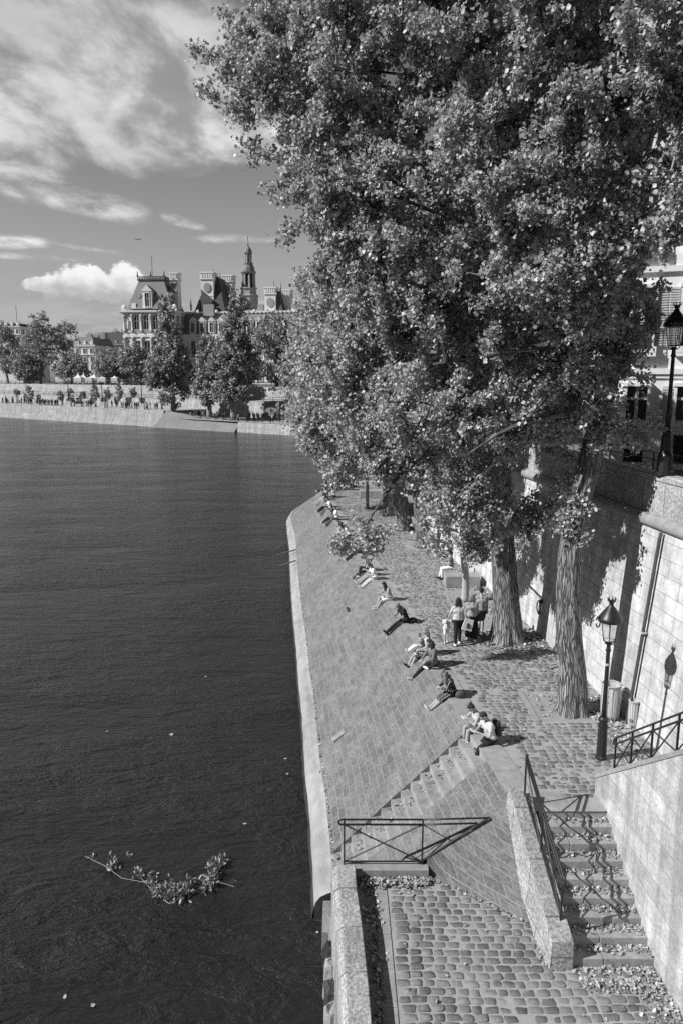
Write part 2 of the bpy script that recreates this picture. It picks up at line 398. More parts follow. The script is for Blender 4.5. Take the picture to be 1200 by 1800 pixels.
def npmesh(name, V, Fq, mats, parent=None, smooth=False):
    """V (n,3) array, Fq (m,k) array of one polygon size"""
    me = bpy.data.meshes.new(name); V = np.asarray(V, np.float32); Fq = np.asarray(Fq, np.int32)
    me.vertices.add(len(V)); me.vertices.foreach_set('co', V.ravel())
    k = Fq.shape[1]; me.loops.add(Fq.size); me.loops.foreach_set('vertex_index', Fq.ravel())
    me.polygons.add(len(Fq)); me.polygons.foreach_set('loop_start', np.arange(0, Fq.size, k, dtype=np.int32))
    me.polygons.foreach_set('loop_total', np.full(len(Fq), k, np.int32))
    if smooth: me.polygons.foreach_set('use_smooth', np.ones(len(Fq), bool))
    for m in (mats if isinstance(mats, (list, tuple)) else [mats]): me.materials.append(MATS[m])
    me.update(calc_edges=True); me.validate()
    return link(name, me, parent)

def leaves_geo(P, size, rg, droop=0.5, flatness=None, sj=0.35, heart=True, sunny=0.0):
    """leaf shaped faces at points P; returns V, F (quads, two per leaf folded on the midrib)"""
    n = len(P); t = rg.normal(size=(n, 3)); t[:, 2] -= droop; t /= np.linalg.norm(t, axis=1)[:, None]
    if flatness is not None:
        nr = rg.normal(size=(n, 3)) * flatness; nr[:, 2] += 1
    else: nr = rg.normal(size=(n, 3)) - sunny * np.array(sdir)
    if flatness is not None: t[:, 2] *= 0.2
    s = np.cross(nr, t); s /= (np.linalg.norm(s, axis=1)[:, None] + 1e-9); nr = np.cross(t, s)
    sz = size * (1 + sj * rg.uniform(-1, 1, n))
    T = np.array([[0, 0, 0], [.32, -.52, .10], [.62, -.40, .10], [1.0, 0, -.06], [.62, .40, .10], [.32, .52, .10]]) if heart else np.array([[0, 0, 0], [.35, -.2, .04], [.7, -.16, .04], [1, 0, 0], [.7, .16, .04], [.35, .2, .04]])
    V = P[:, None, :] + sz[:, None, None] * (T[None, :, 0, None] * t[:, None, :] + T[None, :, 1, None] * s[:, None, :] + T[None, :, 2, None] * nr[:, None, :])
    base = np.arange(n)[:, None] * 6
    Fq = np.stack([base + np.array([[0, 1, 2, 3]]), base + np.array([[0, 3, 4, 5]])], 1).reshape(-1, 4)
    return V.reshape(-1, 3), Fq

def interp(tab, y):
    ys = [a[1] for a in tab]; xs = [a[0] for a in tab]
    return float(np.interp(y, ys, xs))

ZQ, ZL, ZW = 3.4, 1.74, 0.0      # quay, landing, water levels
# ================================================================== THE SETTING
# river
mb = MB(); mb.poly([(-900, -60, 0), (500, -60, 0), (500, 420, 0), (-900, 420, 0)]); struct(mb.build('water', 'river_water'), 'dark rippled river')
mb = MB(); mb.poly([(-900, -60, -4), (500, -60, -4), (500, 500, -4), (-900, 500, -4)]); struct(mb.build('riverbed', 'soil'))

# plan lines of the quay (x, y)
EDGE = [(3.72, 14.75), (3.62, 15.2), (3.46, 17.0), (3.05, 20.0), (2.78, 22.2), (2.28, 26.1), (1.90, 28.7), (1.48, 31.6), (0.98, 35.4), (0.30, 41.0), (-0.55, 46.5), (-1.15, 51.0), (-1.55, 55.0), (-1.45, 59.0), (-0.6, 62.2), (3, 66), (9, 70), (16, 73)]
LOW = [(-0.02, 14.75), (-0.17, 15.4), (-0.38, 18.1), (-0.65, 21.1), (-0.97, 25.1), (-1.55, 31.5), (-2.2, 38.0), (-2.75, 45.0), (-3.2, 50.6), (-3.75, 56.0), (-4.3, 61.5), (-3.6, 66.5), (1.5, 71.5), (8, 75.5), (15, 78.5)]
WALL = [(7.85, 8.0), (7.84, 13), (7.8, 17), (7.51, 20.05), (7.03, 25.1), (6.37, 30.7), (5.7, 35.5), (5.12, 39.8), (4.95, 44), (5.1, 50), (5.9, 57), (8, 64), (14, 70), (22, 74)]
def resample(tab, m):
    P = np.array(tab, float); d = np.r_[0, np.cumsum(np.linalg.norm(np.diff(P, axis=0), axis=1))]
    t = np.linspace(0, d[-1], m); return np.stack([np.interp(t, d, P[:, 0]), np.interp(t, d, P[:, 1])], 1), t
def edge_x(y): return interp(EDGE[:14], y)
def wall_x(y): return interp(WALL[:11], y)

# paved slope: ruled between stations (upper point, lower point); the river stair is left open in it
C0 = np.array([3.66, 14.85])
ST = [((3.66, 14.85), (-0.12, 14.62)), ((3.50, 16.45), (-0.17, 15.30)), ((3.27, 17.92), (-0.26, 16.62)), ((3.05, 20.0), (-0.44, 19.0)), ((2.78, 22.2), (-0.68, 21.3)), ((2.28, 26.1), (-0.97, 25.1)), ((1.90, 28.7), (-1.28, 28.2)),
      ((1.48, 31.6), (-1.55, 31.5)), ((0.98, 35.4), (-1.95, 35.6)), ((0.30, 41.0), (-2.45, 41.2)), ((-0.55, 46.5), (-2.9, 46.8)), ((-1.15, 51.0), (-3.25, 51.5)), ((-1.55, 55.0), (-3.75, 56.5)), ((-1.6, 58.6), (-4.35, 61.5)),
      ((-1.1, 61.0), (-4.2, 65.0)), ((-0.2, 62.8), (-3.2, 67.6)), ((3, 66), (1.0, 71.0)), ((9, 70), (8, 75.5)), ((16, 73), (15, 78.5))]
def slope_pt(k, s):
    """point on station line k (float) at fraction s from the top"""
    i = min(int(k), len(ST) - 2); f = k - i
    a = np.array(ST[i][0]) * (1 - f) + np.array(ST[i + 1][0]) * f; b = np.array(ST[i][1]) * (1 - f) + np.array(ST[i + 1][1]) * f
    p = a * (1 - s) + b * s; return Vector((p[0], p[1], ZQ + (0.75 - ZQ) * s))
def slope_at_edge(y, down):
    """the slope point `down` metres (along the fall) below the edge at y"""
    for i in range(len(ST) - 1):
        if ST[i][0][1] <= y <= ST[i + 1][0][1]:
            k = i + (y - ST[i][0][1]) / (ST[i + 1][0][1] - ST[i][0][1]); return slope_pt(k, down)
mb = MB(); NS = 14; U0 = 0.0
HIP = (1.86, 14.55)
def hip_pt(s):
    t = 0.49
    if s <= t: f = s / t; p = (C0[0] * (1 - f) + HIP[0] * f, C0[1] * (1 - f) + HIP[1] * f)
    else: f = (s - t) / (1 - t); p = (HIP[0] * (1 - f) - 0.12 * f, HIP[1] * (1 - f) + 14.62 * f)
    return Vector((p[0], p[1], ZQ + (0.75 - ZQ) * s))
for i in range(len(ST) - 1):
    if i == 1: U0 += 1.4; continue
    sub = 6; ln = math.dist(ST[i][0], ST[i + 1][0])
    for k in range(sub):
        for j in range(NS):
            P4 = []; UV = []
            for (kk, jj) in ((k, j), (k, j + 1), (k + 1, j + 1), (k + 1, j)):
                s_ = jj / NS; f = kk / sub
                if i == 0: P_ = hip_pt(s_) * (1 - f) + slope_pt(1, s_) * f
                else: P_ = slope_pt(i + f, s_)
                P_ = P_ + Vector((0, 0, 0.012 * math.sin(P_.x * 3.1 + P_.y * 1.7) * (0 < jj < NS)))
                P4.append(P_); UV.append((U0 + f * ln, s_ * 4.4))
            mb.poly(P4, UV)
    U0 += ln
# turned end face towards the landing
LA, LB = Vector((1.86, 14.52, ZL)), Vector((3.90, 12.95, ZL))
for j in range(8):
    for k in range(8):
        P4 = []; UV = []
        for (a, b) in ((k, j), (k + 1, j), (k + 1, j + 1), (k, j + 1)):
            fa, fb = a / 8, b / 8
            top = hip_pt(0.49) * (1 - fa) + Vector((C0[0], C0[1], ZQ)) * fa
            bot = LA * (1 - fa) + LB * fa
            top2 = hip_pt(0.49 * (1 - fa))
            P4.append(bot * (1 - fb) + top2 * fb); UV.append((fa * 2.6 + fb * .3, fb * fa * 2.3 + fa * .2))
        mb.poly(P4, UV)
struct(mb.build('embankment_slope', 'slope_stone', smooth=False), 'paved stone slope between quay and river')

# river stair cut into the slope
mb = MB(); NSTEP = 14
fa = [slope_pt(2, s) for s in np.linspace(0, 1, NSTEP + 1)]; fb = [slope_pt(1, s) for s in np.linspace(0, 1, NSTEP + 1)]
for k in range(NSTEP):
    z = fa[k + 1].z          # tread level: flush with the slope at its outer edge
    t1, t2, u1, u2 = fa[k], fa[k + 1], fb[k], fb[k + 1]
    mb.poly([(t1.x, t1.y, z), (t2.x, t2.y, z), (u2.x, u2.y, z), (u1.x, u1.y, z)])
    mb.poly([(t1.x, t1.y, z), (u1.x, u1.y, z), (u1.x, u1.y, u1.z), (t1.x, t1.y, t1.z)])   # riser
    mb.poly([(t1.x, t1.y, z), (t1.x, t1.y, t1.z), (t2.x, t2.y, z)])
    mb.poly([(u1.x, u1.y, z), (u2.x, u2.y, z), (u1.x, u1.y, u1.z)])
tag(mb.build('river_steps', 'step_stone'), 'worn stone steps cut into the paved slope, going down to the river', 'steps')

# light ledge along the foot of the slope and its mossy edge
LEDGE_IN = [(-0.17, 15.30)] + [(x, y) for (_, (x, y)) in ST[2:]]
LEDGE_OUT = []
for i, (x, y) in enumerate(LEDGE_IN):
    a = np.array(LEDGE_IN[max(i - 1, 0)]); b = np.array(LEDGE_IN[min(i + 1, len(LEDGE_IN) - 1)]); t = (b - a) / np.linalg.norm(b - a)
    wdt = 0.44 if y < 60 else 0.3
    LEDGE_OUT.append((x - t[1] * wdt, y + t[0] * wdt * 0.2))
LI, _ = resample(LEDGE_IN, 160); LO = np.stack([np.interp(LI[:, 1], [p[1] for p in LEDGE_OUT], [p[0] for p in LEDGE_OUT]), LI[:, 1]], 1)
LO[120:] = LI[120:] + (LI[120:] - LI[119:-1]) @ np.array([[0, .0], [.0, 0]]) + np.array([-0.3, 0.1])
V = []; Fq = []
for i in range(160):
    a, b = LI[i], LO[i]; jit = 0.03 * math.sin(i * 1.7) + 0.02 * math.sin(i * 4.1)
    for (f, z) in ((-0.0, 0.74), (0.02, 0.70), (0.35, 0.655), (0.75, 0.56), (0.98, 0.42), (1.06 + jit * .4, 0.30)):
        V.append((a[0] + (b[0] - a[0]) * f, a[1] + (b[1] - a[1]) * f, z))
for i in range(159):
    for j in range(5): Fq.append((i * 6 + j, i * 6 + j + 1, (i + 1) * 6 + j + 1, (i + 1) * 6 + j))
o = npmesh('river_ledge', V, Fq, 'ledge', smooth=True); tag(o, 'pale smooth stone ledge running along the foot of the paved slope', 'ledge')
mbc = MB(); mbc.poly([V[k] for k in range(6)] + [(V[5][0], V[5][1], -.5), (V[0][0], V[0][1], -.5)]); mbc.build('ledge_end', 'wet_stone', o)
V = []; Fq = []
for i in range(160):
    a, b = LI[i], LO[i]; jit = 0.05 * math.sin(i * 1.3) + 0.04 * math.sin(i * 3.7)
    for (f, z) in ((1.055, 0.305), (1.14 + jit * .5, 0.16), (1.26 + jit, -0.3)):
        V.append((a[0] + (b[0] - a[0]) * f, a[1], z))
for i in range(159):
    for j in range(2): Fq.append((i * 3 + j, i * 3 + j + 1, (i + 1) * 3 + j + 1, (i + 1) * 3 + j))
npmesh('mossy_foot', V, Fq, 'wet_stone', parent=o)

# quay deck (bedding under the cobbles) + coping
WALLP, _ = resample(WALL, 60)
mb = MB()
ys = list(np.linspace(14.85, 62.8, 60))
for y0, y1 in zip(ys[:-1], ys[1:]):
    e0, e1 = interp([s[0] for s in ST[:16]], y0), interp([s[0] for s in ST[:16]], y1)
    mb.poly([(e0, y0, ZQ - 0.007), (wall_x(y0) + .3, y0, ZQ - 0.007), (wall_x(y1) + .3, y1, ZQ - 0.007), (e1, y1, ZQ - 0.007)])
mb.poly([(-0.2, 62.8, ZQ - .007), (8.3, 62.8, ZQ - .007), (16, 66, ZQ - .007), (16, 73, ZQ - .007), (9, 70, ZQ - .007), (3, 66, ZQ - .007)])
mb.poly([(4.0, 14.3, ZQ - .007), (5.75, 14.3, ZQ - .007), (5.75, 14.85, ZQ - .007), (4.0, 14.85, ZQ - .007)])
mb.poly([(6.0, 8.0, ZQ - .007), (8.2, 8.0, ZQ - .007), (8.2, 14.85, ZQ - .007), (6.0, 14.85, ZQ - .007)])
struct(mb.build('quay_floor', 'sand'), 'sandy bed of the quay paving')
mb = MB(); CW = 0.58; k = 0; rr = random.Random(3)
for i in range(len(ST) - 4):
    pass
EP = [s[0] for s in ST[:16]]
y = 15.0
while y < 62:
    L = rr.uniform(0.8, 1.25); y1 = min(y + L, 62.3); g_ = 0.008
    e0, e1 = interp(EP, y + g_), interp(EP, y1 - g_); d = rr.uniform(-.03, .03)
    z = ZQ + rr.uniform(0.004, 0.014)
    a, b, c, d_ = (e0 - .01, y + g_), (e0 + CW + d, y + g_ + .03), (e1 + CW + d, y1 - g_ + .03), (e1 - .01, y1 - g_)
    top = [(p[0], p[1], z) for p in (a, b, c, d_)]; bot = [(p[0], p[1], ZQ - .06) for p in (a, b, c, d_)]
    mb.add(top + bot, [(0, 1, 2, 3), (0, 3, 7, 4), (0, 4, 5, 1), (1, 5, 6, 2), (3, 2, 6, 7)])
    y = y1
struct(mb.build('quay_edge_stones', 'slab_stone'), 'flat edge stones of the quay')

# cobbles
def cobbles(name, cells, mats='cobble', h=0.03, seed=1):
    rg = np.random.default_rng(seed); n = len(cells); c = np.array(cells, float)   # x,y,z,lx,ly
    oct_ = np.array([(-1, -.66), (-.78, -1), (.78, -1), (1, -.66), (1, .66), (.78, 1), (-.78, 1), (-1, .66)]) * 0.5
    rings = [(1.02, -h), (1.0, -0.009), (0.93, -0.001)]
    V = np.zeros((n, 25, 3)); jj = rg.uniform(-.10, .10, (n, 8, 2)); tilt = rg.normal(0, .028, (n, 2))
    for r_, (s_, z_) in enumerate(rings):
        xy = (oct_[None] + jj) * s_
        V[:, r_ * 8:(r_ + 1) * 8, 0] = xy[:, :, 0] * c[:, 3, None]; V[:, r_ * 8:(r_ + 1) * 8, 1] = xy[:, :, 1] * c[:, 4, None]
        V[:, r_ * 8:(r_ + 1) * 8, 2] = z_
    V[:, 24, 2] = 0.001
    V[:, :, 2] += V[:, :, 0] * tilt[:, 0, None] + V[:, :, 1] * tilt[:, 1, None]
    V[:, :, 2] += rg.normal(0, .0045, n)[:, None]
    V += c[:, None, :3]
    q_ = []
    for r_ in range(2):
        for j in range(8): q_.append((r_ * 8 + j, r_ * 8 + (j + 1) % 8, (r_ + 1) * 8 + (j + 1) % 8, (r_ + 1) * 8 + j))
    for j in range(0, 8, 2): q_.append((16 + j, 16 + (j + 1) % 8, 16 + (j + 2) % 8, 24))
    Fq = np.arange(n)[:, None, None] * 25 + np.array(q_)[None]
    return npmesh(name, V.reshape(-1, 3), Fq.reshape(-1, 4), mats)
PITS = [(5.30, 7.6, 18.45, 20.35), (4.75, 7.3, 23.7, 27.4), (4.5, 6.9, 28.2, 30.6), (3.4, 5.4, 38.2, 40.2)]
def in_pit(x, y): return any(a < x < b and c_ < y < d for a, b, c_, d in PITS)
cells = []; rr = random.Random(5); y = 14.9; row = 0
while y < 62:
    ph = 0.178 if y < 40 else 0.21; pw = 0.24 if y < 40 else 0.32
    x = edge_x(y) + CW + 0.12 + rr.uniform(0, pw)
    bow = 0.0
    while x < wall_x(y) - 0.25 + 0.1 * math.sin(y * 2):
        l = pw * rr.uniform(.82, 1.12)
        yy = y + 0.02 * math.sin(x * 1.3 + y * .3) + rr.uniform(-.008, .008)
        if not in_pit(x + l / 2, yy) and not (y < 16.9 and x > 6.1 and y > 0 and x > 5.7 and y < 14.6):
            cells.append((x + l / 2, yy, ZQ - 0.001, l - 0.026, ph - 0.030))
        x += l
    y += ph; row += 1
struct(cobbles('quay_paving', cells), 'granite setts of the quay')
mb = MB()
for (a, b, c_, d) in PITS:
    mb.poly([(a, c_, ZQ - .006), (b, c_, ZQ - .006), (b, d, ZQ - .006), (a, d, ZQ - .006)])
struct(mb.build('tree_pits', 'soil'))
mb = MB()
mb.box((5.22, 19.4, ZQ - .03), (.16, 1.9, .085)); mb.box((4.68, 25.5, ZQ - .03), (.13, 3.6, .08)); mb.box((4.42, 29.4, ZQ - .03), (.13, 2.4, .08)); mb.box((5.9, 30.7, ZQ - .03), (2.4, .13, .08))
struct(mb.build('kerb', 'slab_stone'))

# lower landing with its setts
mb = MB()
mb.poly([(0.3, 6.5, ZL - .012), (6.3, 6.5, ZL - .012), (6.3, 14.7, ZL - .012), (0.3, 14.7, ZL - .012)])
struct(mb.build('landing_floor', 'sand'), 'bed of the lower landing')
cells = []; y = 7.0
def land_right(y):    # right limit: turned slope face then stringer then stair wall
    if y > 12.95: return 3.90 + (1.86 - 3.90) * (y - 12.95) / 1.57
    if y > 11.95: return 3.86
    return 5.75
while y < 14.3:
    ph = 0.182; x = 0.98 + rr.uniform(0, .1)
    while x < land_right(y) - 0.16:
        l = 0.245 * rr.uniform(.8, 1.2); yy = y + 0.025 * math.sin(x * 1.5) + rr.uniform(-.01, .01)
        cells.append((x + l / 2, yy, ZL + 0.006 * math.sin(x * 2 + y), l - 0.034, ph - 0.036)); x += l
    y += ph
struct(cobbles('landing_paving', cells, h=0.05, seed=4), 'large worn setts of the lower landing')
mb = MB()
for k in range(9): mb.box((0.83, 7.0 + k * 0.85 + .2, ZL - .02), (.26, .84, .05))
struct(mb.build('gutter', 'slab_stone'))

# parapet of the landing on the river side, with rounded nose
def rounded_wall(P, w, z0, top, matn, name, nose=0.0):
    mb = MB(); k = len(P); L = 0
    for i in range(k - 1):
        a, b = Vector((*P[i], 0)), Vector((*P[i + 1], 0)); t = (b - a).normalized(); nrm = Vector((t.y, -t.x, 0)); ln = (b - a).length
        prof = [(-w * .5 - nose * 1.5, z0 - 0.0), (-w * .5 - nose, top - .16), (-w * .5 - nose * .7, top - .07), (-w * .5, top - .012), (-w * .42, top), (w * .46, top), (w * .5, top - .03), (w * .5, z0)]
        for j in range(len(prof) - 1):
            (o1, z1), (o2, z2) = prof[j], prof[j + 1]; d1 = abs(o2 - o1) + abs(z2 - z1)
            uv = [(L, j * .31), (L + ln, j * .31), (L + ln, j * .31 + d1), (L, j * .31 + d1)]
            mb.poly([a + nrm * o1 + Vector((0, 0, z1)), b + nrm * o1 + Vector((0, 0, z1)), b + nrm * o2 + Vector((0, 0, z2)), a + nrm * o2 + Vector((0, 0, z2))], uv)
        L += ln
    for (i, sgn) in ((0, -1), (k - 1, 1)):
        a = Vector((*P[i], 0)); o_ = Vector((*P[min(i + 1, k - 1)], 0)) - Vector((*P[max(i - 1, 0)], 0)); t = o_.normalized(); nrm = Vector((t.y, -t.x, 0))
        mb.poly([a + nrm * o1 + Vector((0, 0, z1)) for (o1, z1) in prof])
    return mb.build(name, matn)
o = rounded_wall([(0.36, 6.5), (0.33, 9), (0.28, 11), (0.20, 12.6), (0.12, 13.6), (0.10, 14.36)], 0.40, 0.0, 2.08, 'coping_stone', 'landing_parapet', 0.10)
tag(o, 'low worn parapet between the landing and the river, with a pale rounded nose', 'wall')
mb = MB(); mb.box((0.88, 14.52, 1.20), (2.0, 0.34, 1.5)); mb.box((-0.05, 14.45, 0.9), (.35, .5, 1.7))
o = mb.build('railing_wall', 'slab_stone'); tag(o, 'short stone kerb wall under the iron railing with the crossed bars', 'wall')
# stepped blocks standing in the water below the parapet
rr = random.Random(8)
for i in range(8):
    y = 13.55 - i * 0.46; x = -0.18 + i * 0.012; z = 0.85 - 0.07 * i
    mb = MB(); V = []
    for (dz, s_) in ((-1.2, 1.0), (-.25, 1.0), (-.04, .92), (0.0, .6)):
        for j in range(9):
            an = 2 * math.pi * j / 9 + i; V.append((x + s_ * .21 * math.cos(an) * (1 + rr.uniform(-.15, .2)), y + s_ * .19 * math.sin(an) * (1 + rr.uniform(-.15, .2)), z + dz + rr.uniform(-.05, .05) * (dz > -1)))
    F_ = [(a * 9 + j, a * 9 + (j + 1) % 9, (a + 1) * 9 + (j + 1) % 9, (a + 1) * 9 + j) for a in range(3) for j in range(9)] + [tuple(27 + j for j in range(9))]
    mb.add(V, F_); o = mb.build('river_boulder', 'rough_stone' if i % 2 else 'wet_stone')
    tag(o, 'dark broken stone block at the water below the landing parapet', 'rock', 'broken stone blocks at the foot of the landing parapet')
mb = MB(); mb.poly([(-0.62, 14.7, -.3), (0.2, 14.7, -.3), (0.2, 13.7, -.3), (-0.3, 13.7, -.3)])
mb = MB(); mb.box((-0.20, 14.7, 0.0), (.50, 1.1, 1.1), taper=.9); mb.box((-0.12, 13.9, 0.1), (.34, .5, 1.1), taper=.9); mb.box((0.02, 10.5, 0.4), (.3, 8.0, 1.6)); o = mb.build('parapet_footing', 'rough_stone'); tag(o, 'rough masonry footing under the landing parapet, above the water', 'wall')

# stair from the quay down to the landing: nine steps
mb = MB(); Y0, T0, R0 = 14.33, 0.30, 0.185
for k in range(9):
    z = ZQ - k * R0; y1 = Y0 - k * T0; xs = [4.18, 4.95 + .25 * math.sin(k * 2.3), 5.9]
    for a, b in zip(xs[:-1], xs[1:]):
        dz = rr.uniform(-.008, .008); yb = y1 + (0.75 if k == 0 else T0 + .1)
        mb.box(((a + b) / 2, (y1 + yb) / 2 + rr.uniform(-.008, .008), z - .25 + dz - (0.0 if k else 0.002)), (b - a - .006, yb - y1, .5))
o = mb.build('stone_stairs', 'step_stone'); tag(o, 'flight of worn stone steps between the quay and the cobbled landing', 'stairs')
bv = o.modifiers.new('bevel', 'BEVEL'); bv.width = 0.018; bv.segments = 2
# stringer wall carrying the iron rail, top falls with the steps
mb = MB()
def prism_wall(mb, stations, uvs=True):
    """stations: (left xyz bottom, left top, right top, right bottom)"""
    L = 0
    for i in range(len(stations) - 1):
        A, B = [Vector(p) for p in stations[i]], [Vector(p) for p in stations[i + 1]]; ln = (A[1] - B[1]).length
        acc_ = 0
        for j in range(3):
            d = (A[j] - A[j + 1]).length
            if j == 1: uv = [(L, 0), (L, d), (L + ln, d), (L + ln, 0)]
            else: uv = [(A[j].y, A[j].z), (A[j + 1].y, A[j + 1].z), (B[j + 1].y, B[j + 1].z), (B[j].y, B[j].z)]
            mb.poly([A[j], A[j + 1], B[j + 1], B[j]], uv)
        L += ln
    for S_ in (stations[0], stations[-1]): mb.poly(S_, [(p[0], p[2]) for p in S_])
prism_wall(mb, [((3.56, 14.78, 2.6), (3.62, 14.72, 3.74), (4.02, 14.72, 3.74), (4.10, 14.78, 2.6)),
                ((3.58, 14.4, 2.4), (3.64, 14.4, 3.60), (4.06, 14.4, 3.60), (4.12, 14.4, 2.4)),
                ((3.78, 12.2, 1.6), (3.84, 12.2, 2.44), (4.22, 12.2, 2.44), (4.24, 12.2, 1.6)),
                ((3.82, 11.86, 1.6), (3.85, 11.88, 2.30), (4.24, 11.88, 2.30), (4.25, 11.86, 1.6))])
o = mb.build('stair_side_wall', 'coping_stone'); tag(o, 'sloping side wall between the stairs and the turned paved slope, carrying a rail', 'wall')

# upper stair wall on the right with its coping (falls away from the camera)
SWT = [(14.98, 3.87), (11.5, 6.36), (7.0, 9.6)]
def sw_x(y): return 5.60 + 0.055 * (14.98 - y)
def sw_z(y): return float(np.interp(-y, [-14.98, -7.0], [3.87, 9.55]))
mb = MB(); N_ = 16; W_ = 0.36
yl = np.linspace(14.98, 7.0, N_)
for a, b in zip(yl[:-1], yl[1:]):
    xa, xb = sw_x(a), sw_x(b); za, zb = sw_z(a) - .10, sw_z(b) - .10
    bot = 1.2
    mb.poly([(xa, a, bot), (xb, b, bot), (xb, b, zb), (xa, a, za)], [(a, bot), (b, bot), (b, zb), (a, za)])
    mb.poly([(xa + W_, a, bot), (xa + W_, a, za), (xb + W_, b, zb), (xb + W_, b, bot)], [(a, bot), (a, za), (b, zb), (b, bot)])
mb.poly([(sw_x(14.98), 14.98, 1.2), (sw_x(14.98), 14.98, sw_z(14.98) - .1), (sw_x(14.98) + W_, 14.98, sw_z(14.98) - .1), (sw_x(14.98) + W_, 14.98, 1.2)])
sw = mb.build('stair_wall', 'stair_ashlar'); tag(sw, 'pale block wall rising on the right of the stairs, topped by a sloping coping', 'wall')
mb = MB()
for a, b in zip(yl[:-1], yl[1:]):
    A = [(sw_x(a) - .02, a, sw_z(a) - .10), (sw_x(a) - .02, a, sw_z(a)), (sw_x(a) + W_ + .03, a, sw_z(a)), (sw_x(a) + W_ + .03, a, sw_z(a) - .10)]
    B = [(sw_x(b) - .02, b, sw_z(b) - .10), (sw_x(b) - .02, b, sw_z(b)), (sw_x(b) + W_ + .03, b, sw_z(b)), (sw_x(b) + W_ + .03, b, sw_z(b) - .10)]
    for j in range(4):
        j2 = (j + 1) % 4
        mb.poly([A[j], A[j2], B[j2], B[j]], [(a, j * .4), (a, j * .4 + .39), (b, j * .4 + .39), (b, j * .4)])
a = yl[0] + .002; mb.poly([(sw_x(a) - .02, a, sw_z(a) - .10), (sw_x(a) - .02, a, sw_z(a)), (sw_x(a) + W_ + .03, a, sw_z(a)), (sw_x(a) + W_ + .03, a, sw_z(a) - .10)])
mb.build('coping', 'slab_stone', sw)
# steps of that upper flight, behind the wall
mb = MB()
for k in range(36):
    y = 14.6 - k * .27; mb.box((6.95, y - .2, ZQ + .17 * (k + 1) / 2 - .02), (1.9, .62, .17 * (k + 1)))
    if y < 7.2: break
tag(mb.build('upper_stairs', 'step_stone'), 'stone steps behind the pale stair wall, rising to the street', 'stairs')

# quay wall
ZR, ZP = 8.62, 10.0
mb = MB(); WP, Wt = resample(WALL, 120)
def wall_top(i):
    a, b = WP[max(i - 1, 0)], WP[min(i + 1, 119)]; t = (b - a) / np.linalg.norm(b - a); n_ = np.array([t[1], -t[0]])
    return n_
def off(i, d): n_ = wall_top(i); return WP[i] + n_ * d
prof = [(0.0, ZQ - .6), (0.30, ZR)]
for i in range(119):
    P4 = []; UV = []
    for (ii, (d, z)) in ((i, (-.05, ZQ - .6)), (i + 1, (-.05, ZQ - .6)), (i + 1, (0.47, ZR)), (i, (0.47, ZR))):
        p_ = off(ii, d); P4.append((p_[0], p_[1], z)); UV.append((Wt[ii], z))
    mb.poly(P4, UV)
qw = mb.build('quay_wall', 'ashlar'); tag(qw, 'tall pale leaning quay wall of large blocks behind the trees', 'wall')
V = []; nr_ = 9
for i in range(120):
    for j in range(nr_):
        an = -math.pi / 2 + math.pi * j / (nr_ - 1); p_ = off(i, 0.45 - 0.15 * math.cos(an)); V.append((p_[0], p_[1], ZR + .17 + .17 * math.sin(an)))
Fq = [(i * nr_ + j, (i + 1) * nr_ + j, (i + 1) * nr_ + j + 1, i * nr_ + j + 1) for i in range(119) for j in range(nr_ - 1)]
npmesh('roll_moulding', V, Fq, 'slab_stone', qw, smooth=True)
mb = MB()
pr = [(0.50, ZR + .30), (0.50, ZP - .16), (0.46, ZP - .15), (0.46, ZP - .04), (0.52, ZP), (0.86, ZP), (0.92, ZP - .04), (0.92, ZP - .15), (0.88, ZP - .16), (0.88, ZR + .3)]
for i in range(119):
    for j in range(len(pr) - 1):
        (d1, z1), (d2, z2) = pr[j], pr[j + 1]; dd = abs(d2 - d1) + abs(z2 - z1)
        a, b, c_, d = off(i, d1), off(i + 1, d1), off(i + 1, d2), off(i, d2)
        mb.poly([(a[0], a[1], z1), (b[0], b[1], z1), (c_[0], c_[1], z2), (d[0], d[1], z2)], [(Wt[i], z1 + j), (Wt[i + 1], z1 + j), (Wt[i + 1], z1 + j + dd), (Wt[i], z1 + j + dd)])
pp = mb.build('parapet', 'coping_stone', qw)
# island ground behind the wall, at street level
V = []; Fq = []
for i in range(120): p_ = off(i, .80); V += [(p_[0], p_[1], 9.0), (60, p_[1] + max(0, (p_[1] - 50)) * 1.0, 9.0)]
Fq = [(2 * i, 2 * i + 1, 2 * i + 3, 2 * i + 2) for i in range(119)]
struct(npmesh('street', V, Fq, 'street'), 'street behind the quay wall')

